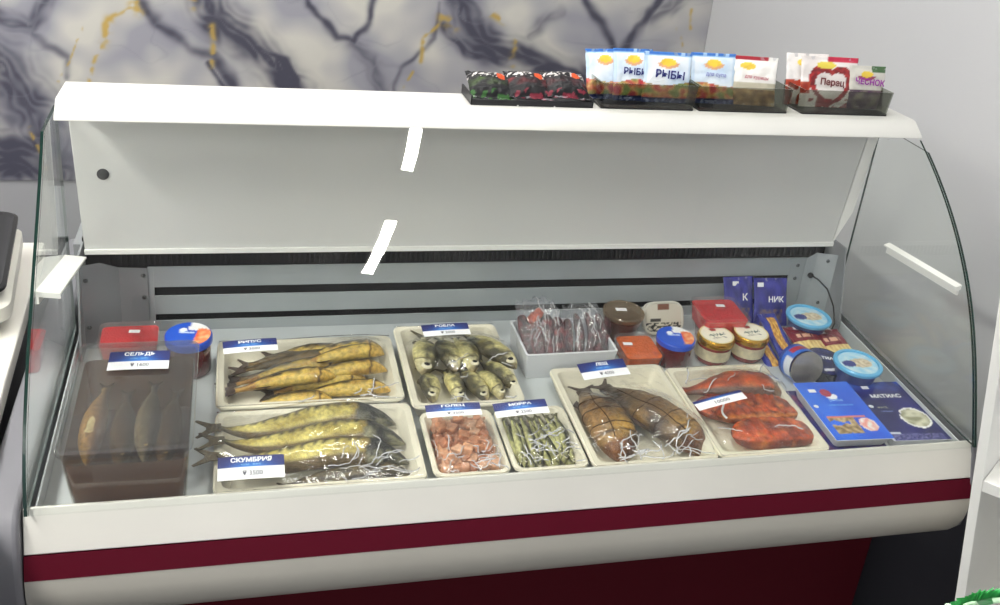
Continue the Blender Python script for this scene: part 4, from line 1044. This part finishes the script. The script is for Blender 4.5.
def seasoning(label, x, y, h, w, tilt, rz, cfn, word=None, col=navy, group='seasoning packets in the bins', wy=.06, ww=.6, ry=0):
    M = T(x, y, ZS+.004)@RZ(rz)@RX(math.radians(tilt))@RY(ry)@T(0, h/2, 0)
    t = pack('seasoning_packet', label, 'packet', M, w, h, .010, cfn, group, seed=int(x*1000) % 17, wr=.0016)
    if word: text(word, t, T(w*.04, h*wy, .0072)@RZ(-.06), w*ww, col, bold=.03)
    return t
seasoning('white seasoning packet with lilac top, leftmost in the first bin', .912, .434, .088, .072, 70, .10, cf_fish(2, 0), ry=-.12)
seasoning('white and blue fish seasoning packet, middle of the first bin', .960, .428, .091, .076, 73, .04, cf_fish(5, 0), 'РЫБЫ')
seasoning('white and blue fish seasoning packet, right in the first bin', 1.020, .420, .089, .090, 76, -.06, cf_fish(9, 0), 'РЫБЫ')
seasoning('white and blue seasoning packet, left in the middle bin', 1.112, .424, .090, .088, 74, -.02, cf_fish(13, 0), 'для супа', mat('pale_lilac_ink', (150, 160, 210), .5), ww=.45)
def cf_cream(u, v):
    if v > .93: return (170, 40, 54) if u < .8 else (240, 240, 235)
    if sun(u, v, .35, .80): return (240, 206, 80)
    if v < .34: return mixc((180, 150, 100), (120, 90, 60), .5+1.3*nz(u*6, v*8, 4))
    if v < .46: return (206, 200, 180)
    return (246, 244, 240)
seasoning('cream seasoning packet with red top, right in the middle bin', 1.190, .420, .088, .090, 74, -.12, cf_cream, 'для курицы', mat('pale_red_ink', (190, 120, 130), .5), ww=.5)
def cf_heart(u, v):
    x = (u-.52)*2.9; y = (v-.36)*2.7
    hq = lambda a, b_: (a*a+b_*b_-1)**3-a*a*b_**3
    q = 0 if hq(x, y) < 0 and hq(x*1.42, y*1.42) > 0 else 1
    if v > .90 and u > .45: return (196, 36, 70)
    if sun(u, v, .42, .83): return (226, 206, 80)
    b = mixc((240, 236, 234), (222, 214, 212), .5+nz(u*4, v*4))
    if q == 0: b = mixc((178, 44, 44), (120, 24, 30), .5+2*nz(u*12, v*12, 2))
    if u < .16 and .25 < v < .5: b = mixc((200, 90, 50), (150, 40, 34), .5+nz(u*9, v*9))
    if v < .16 and nz(u*7, v*7, 8) > 0: b = (150, 36, 44)
    return b
seasoning('white packet behind the heart packet, leftmost in the right bin', 1.312, .438, .094, .090, 74, .02, lambda u, v: (240, 214, 90) if sun(u, v, .4, .82) else ((190, 70, 46) if v < .5 and nz(u*7, v*6) > -.1 else (244, 240, 238)))
seasoning('white pepper packet with a red heart wreath, middle of the right bin', 1.348, .422, .093, .118, 74, -.03, cf_heart, 'Перец', mat('dark_red_ink', (110, 40, 44), .5), wy=-.02, ww=.42)
def cf_garlic(u, v):
    if sun(u, v, .45, .80): return (222, 190, 60)
    if sun(u, v, .45, .77, 1.5) and v < .77: return (150, 60, 90)
    if v > .85 and u > .6: return (60, 96, 56)
    if v < .45: return mixc((128, 122, 108), (84, 62, 84), .5+1.5*nz(u*5, v*6, 3))
    return (206, 204, 196)
seasoning('grey white garlic packet with purple lettering, right in the right bin', 1.426, .418, .080, .076, 76, -.02, cf_garlic, 'ЧЕСНОК', mat('purple_ink', (150, 30, 160), .5), wy=.13, ww=.82)

# ================================================================== LEFT COUNTER AND SCALE
ZT = .05
t = thing('side_counter', 'white topped side counter left of the glass case', 'counter', loc=(-.35, .3, -H0), abs_=True)
g = G(); poly_prism(g, [(-.056, -.6, ZT-.03), (-.056, .10, ZT-.03), (-.098, .80, ZT-.03), (-.75, .80, ZT-.03), (-.75, -.6, ZT-.03)][::-1], (0, 0, 1), .03); g.mk('worktop', mat('cream_worktop', (232, 229, 222), .4), t, bevel=.003)
G().box(-.74, -.13, -.55, .76, -H0+.001, ZT-.0305).mk('cabinet', mat('dark_cabinet', (52, 52, 56), .5), t)
G().box(-.13, -.129, -.5, .7, -.10, -.085).mk('edge_strip', mat('orange_strip', (190, 120, 40), .5), t)
a = onz(20, 262, ZT); 
sx, sy = a.x-.004, a.y+.01
t = thing('weighing_scale', 'white electronic scale with black platform on the side counter', 'scale', T(sx, sy, ZT+.0005)@RZ(.12))
g = G().loft([rr(.30, .34, .03, .022, cx=-.15, cy=-.14), rr(.32, .36, .035, .028, cx=-.15, cy=-.14), rr(.32, .36, .035, .052, cx=-.15, cy=-.14), rr(.28, .32, .03, .064, cx=-.15, cy=-.14)]); g.mk('body', mat('scale_white', (226, 224, 214), .4), t)
G().loft([rr(.30, .34, .03, +.070, cx=-.155, cy=-.13), rr(.32, .36, .035, .075, cx=-.155, cy=-.13), rr(.32, .36, .035, .081, cx=-.155, cy=-.13), rr(.308, .348, .03, .084, cx=-.155, cy=-.13), rr(.296, .336, .03, .080, cx=-.155, cy=-.13)]).mk('platform', blackp, t)
G().loft([rr(.2, .2, .02, .0642, cx=-.15, cy=-.14), rr(.2, .2, .02, .0698, cx=-.15, cy=-.14)]).mk('platform_support', blackp, t)
G().lathe([(.016, 0), (.018, .003), (.016, .022)], 24, cx=-.03, cy=.0).mk('foot', blackp, t)
G().lathe([(.016, 0), (.018, .003), (.016, .022)], 24, cx=-.27, cy=.0).mk('foot', blackp, t)
G().lathe([(.016, 0), (.018, .003), (.016, .022)], 24, cx=-.03, cy=-.27).mk('foot', blackp, t)

# ================================================================== RIGHT SHELVING UNIT
A0 = Vector((1.434, -.19, 0))
Mu = T(A0.x, A0.y, -.5)@RY(math.radians(-11))@RZ(math.radians(-58))
t = thing('shelving_unit', 'white open shelving unit at the right in front of the counter', 'shelf', Mu)
sh = mat('cream_laminate', (226, 222, 210), .45)
G().box(0, .014, 0, .20, -.34, 1.0).mk('side_panel', white, t, bevel=.0012)
G().box(.0145, .50, .0, .198, .583, .603).mk('shelf', white, t, bevel=.001)
G().box(.0145, .50, .0, .198, .02, .04).mk('shelf', white, t, bevel=.001)
G().box(.0145, .50, .190, .199, -.34, .019).mk('back_panel', sh, t)
G().box(.0145, .50, .190, .199, .0405, .582).mk('back_panel', sh, t)
G().box(.5005, .5145, 0, .20, -.34, 1.0).mk('side_panel', white, t, bevel=.0012)
# green ornament
p = ony(976, 600, -.36)
t = thing('green_decoration', 'green leafy paper decoration with a white curl at the lower right corner', 'decoration', T(p.x, p.y, p.z-.014)@RX(math.radians(20)))
def leafm(n): return mat(n, (60, 190, 90), .4, noise_amt=.35, nscale=60)
gl = mat('green_foil', (92, 208, 124), .35, noise_amt=.4, nscale=50); gp = mat('pale_green_foil', (196, 236, 196), .4, noise_amt=.15, nscale=60)
g = G()
for i in range(26):
    a = math.radians(160-i*5.6); r0, r1 = .01, .048+.010*random.random(); w = .006
    c, s = math.cos(a), math.sin(a); g.add([(r0*c-w*.3*s, 0, r0*s+w*.3*c), (r1*.7*c-w*s, -.004, r1*.7*s+w*c), (r1*c, .002*(i % 2), r1*s), (r1*.7*c+w*s, .004, r1*.7*s-w*c), (r0*c+w*.3*s, 0, r0*s-w*.3*c), (r1*.5*c, .006, r1*.5*s)], [(0, 1, 5), (1, 2, 5), (2, 3, 5), (3, 4, 5), (4, 0, 5), (0, 4, 3, 2, 1)])
g.mk('leaves', gl, t, smooth=False)
g = G().tube([(-.034+(.0015+.0011*k*.5)*math.cos(k*.5), -.012, .036+(.0015+.0011*k*.5)*math.sin(k*.5)) for k in range(26)], .0022, 8)
g.tube([(-.066, -.010, .038), (-.058, -.011, .030), (-.05, -.011, .012), (-.04, -.011, -.01)], .005, 8)
g.mk('curl', gp, t)
g = G()
for i in range(5): g.tube([(.0+.012*i, -.010, .040+.004*math.sin(i*2)), (.012+.012*i, -.014, .048-.003*i), (.024+.012*i, -.010, .036)], .0035, 8)
g.mk('scrolls', gp, t)

# ================================================================== CAMERA, LIGHT, WORLD
cd = bpy.data.cameras.new('camera'); cam = bpy.data.objects.new('camera', cd); C.objects.link(cam)
cd.sensor_fit = 'HORIZONTAL'; cd.sensor_width = 36; cd.lens = CAM[6]/1000*36; cd.shift_x = -CAM[7]/1000; cd.shift_y = CAM[8]/1000; cd.clip_start = .02
Mc = Matrix((RR, UU, -FF)).transposed().to_4x4(); Mc.translation = OO; cam.matrix_world = Mc
bpy.context.scene.camera = cam
w = bpy.data.worlds.new('world'); bpy.context.scene.world = w; w.use_nodes = True
w.node_tree.nodes['Background'].inputs[0].default_value = (.93, .96, 1, 1); w.node_tree.nodes['Background'].inputs[1].default_value = .88
# prints, stickers and lettering belong to the part they sit on
for o in list(bpy.data.objects):
    base = o.name.split('.')[0]; host = {'lid_print': ('lid',), 'tin_print': ('tin_body',), 'can_bottom': ('rim',), 'lettering': ('card', 'pouch', 'cover', 'tin_print'), 'sticker': ('lid', 'pouch', 'cover')}.get(base)
    if host and o.parent:
        for c in o.parent.children:
            if c.name.split('.')[0] in host and c.parent.parent is None and c.matrix_basis == Matrix.Identity(4): o.parent = c; break
# everything above was written relative to the rail: lift it so that the floor is at z = 0
for o in bpy.data.objects:
    if o.parent is None: o.location.z += H0
    if '_abs' in o: del o['_abs']
    if '_pts' in o: del o['_pts']
sc = bpy.context.scene
sc.view_settings.view_transform = 'Standard'; sc.view_settings.look = 'None'; sc.view_settings.gamma = 1; sc.view_settings.exposure = -0.12
try: sc.view_settings.use_curve_mapping = False
except Exception: pass
sc.cycles.transparent_max_bounces = 32
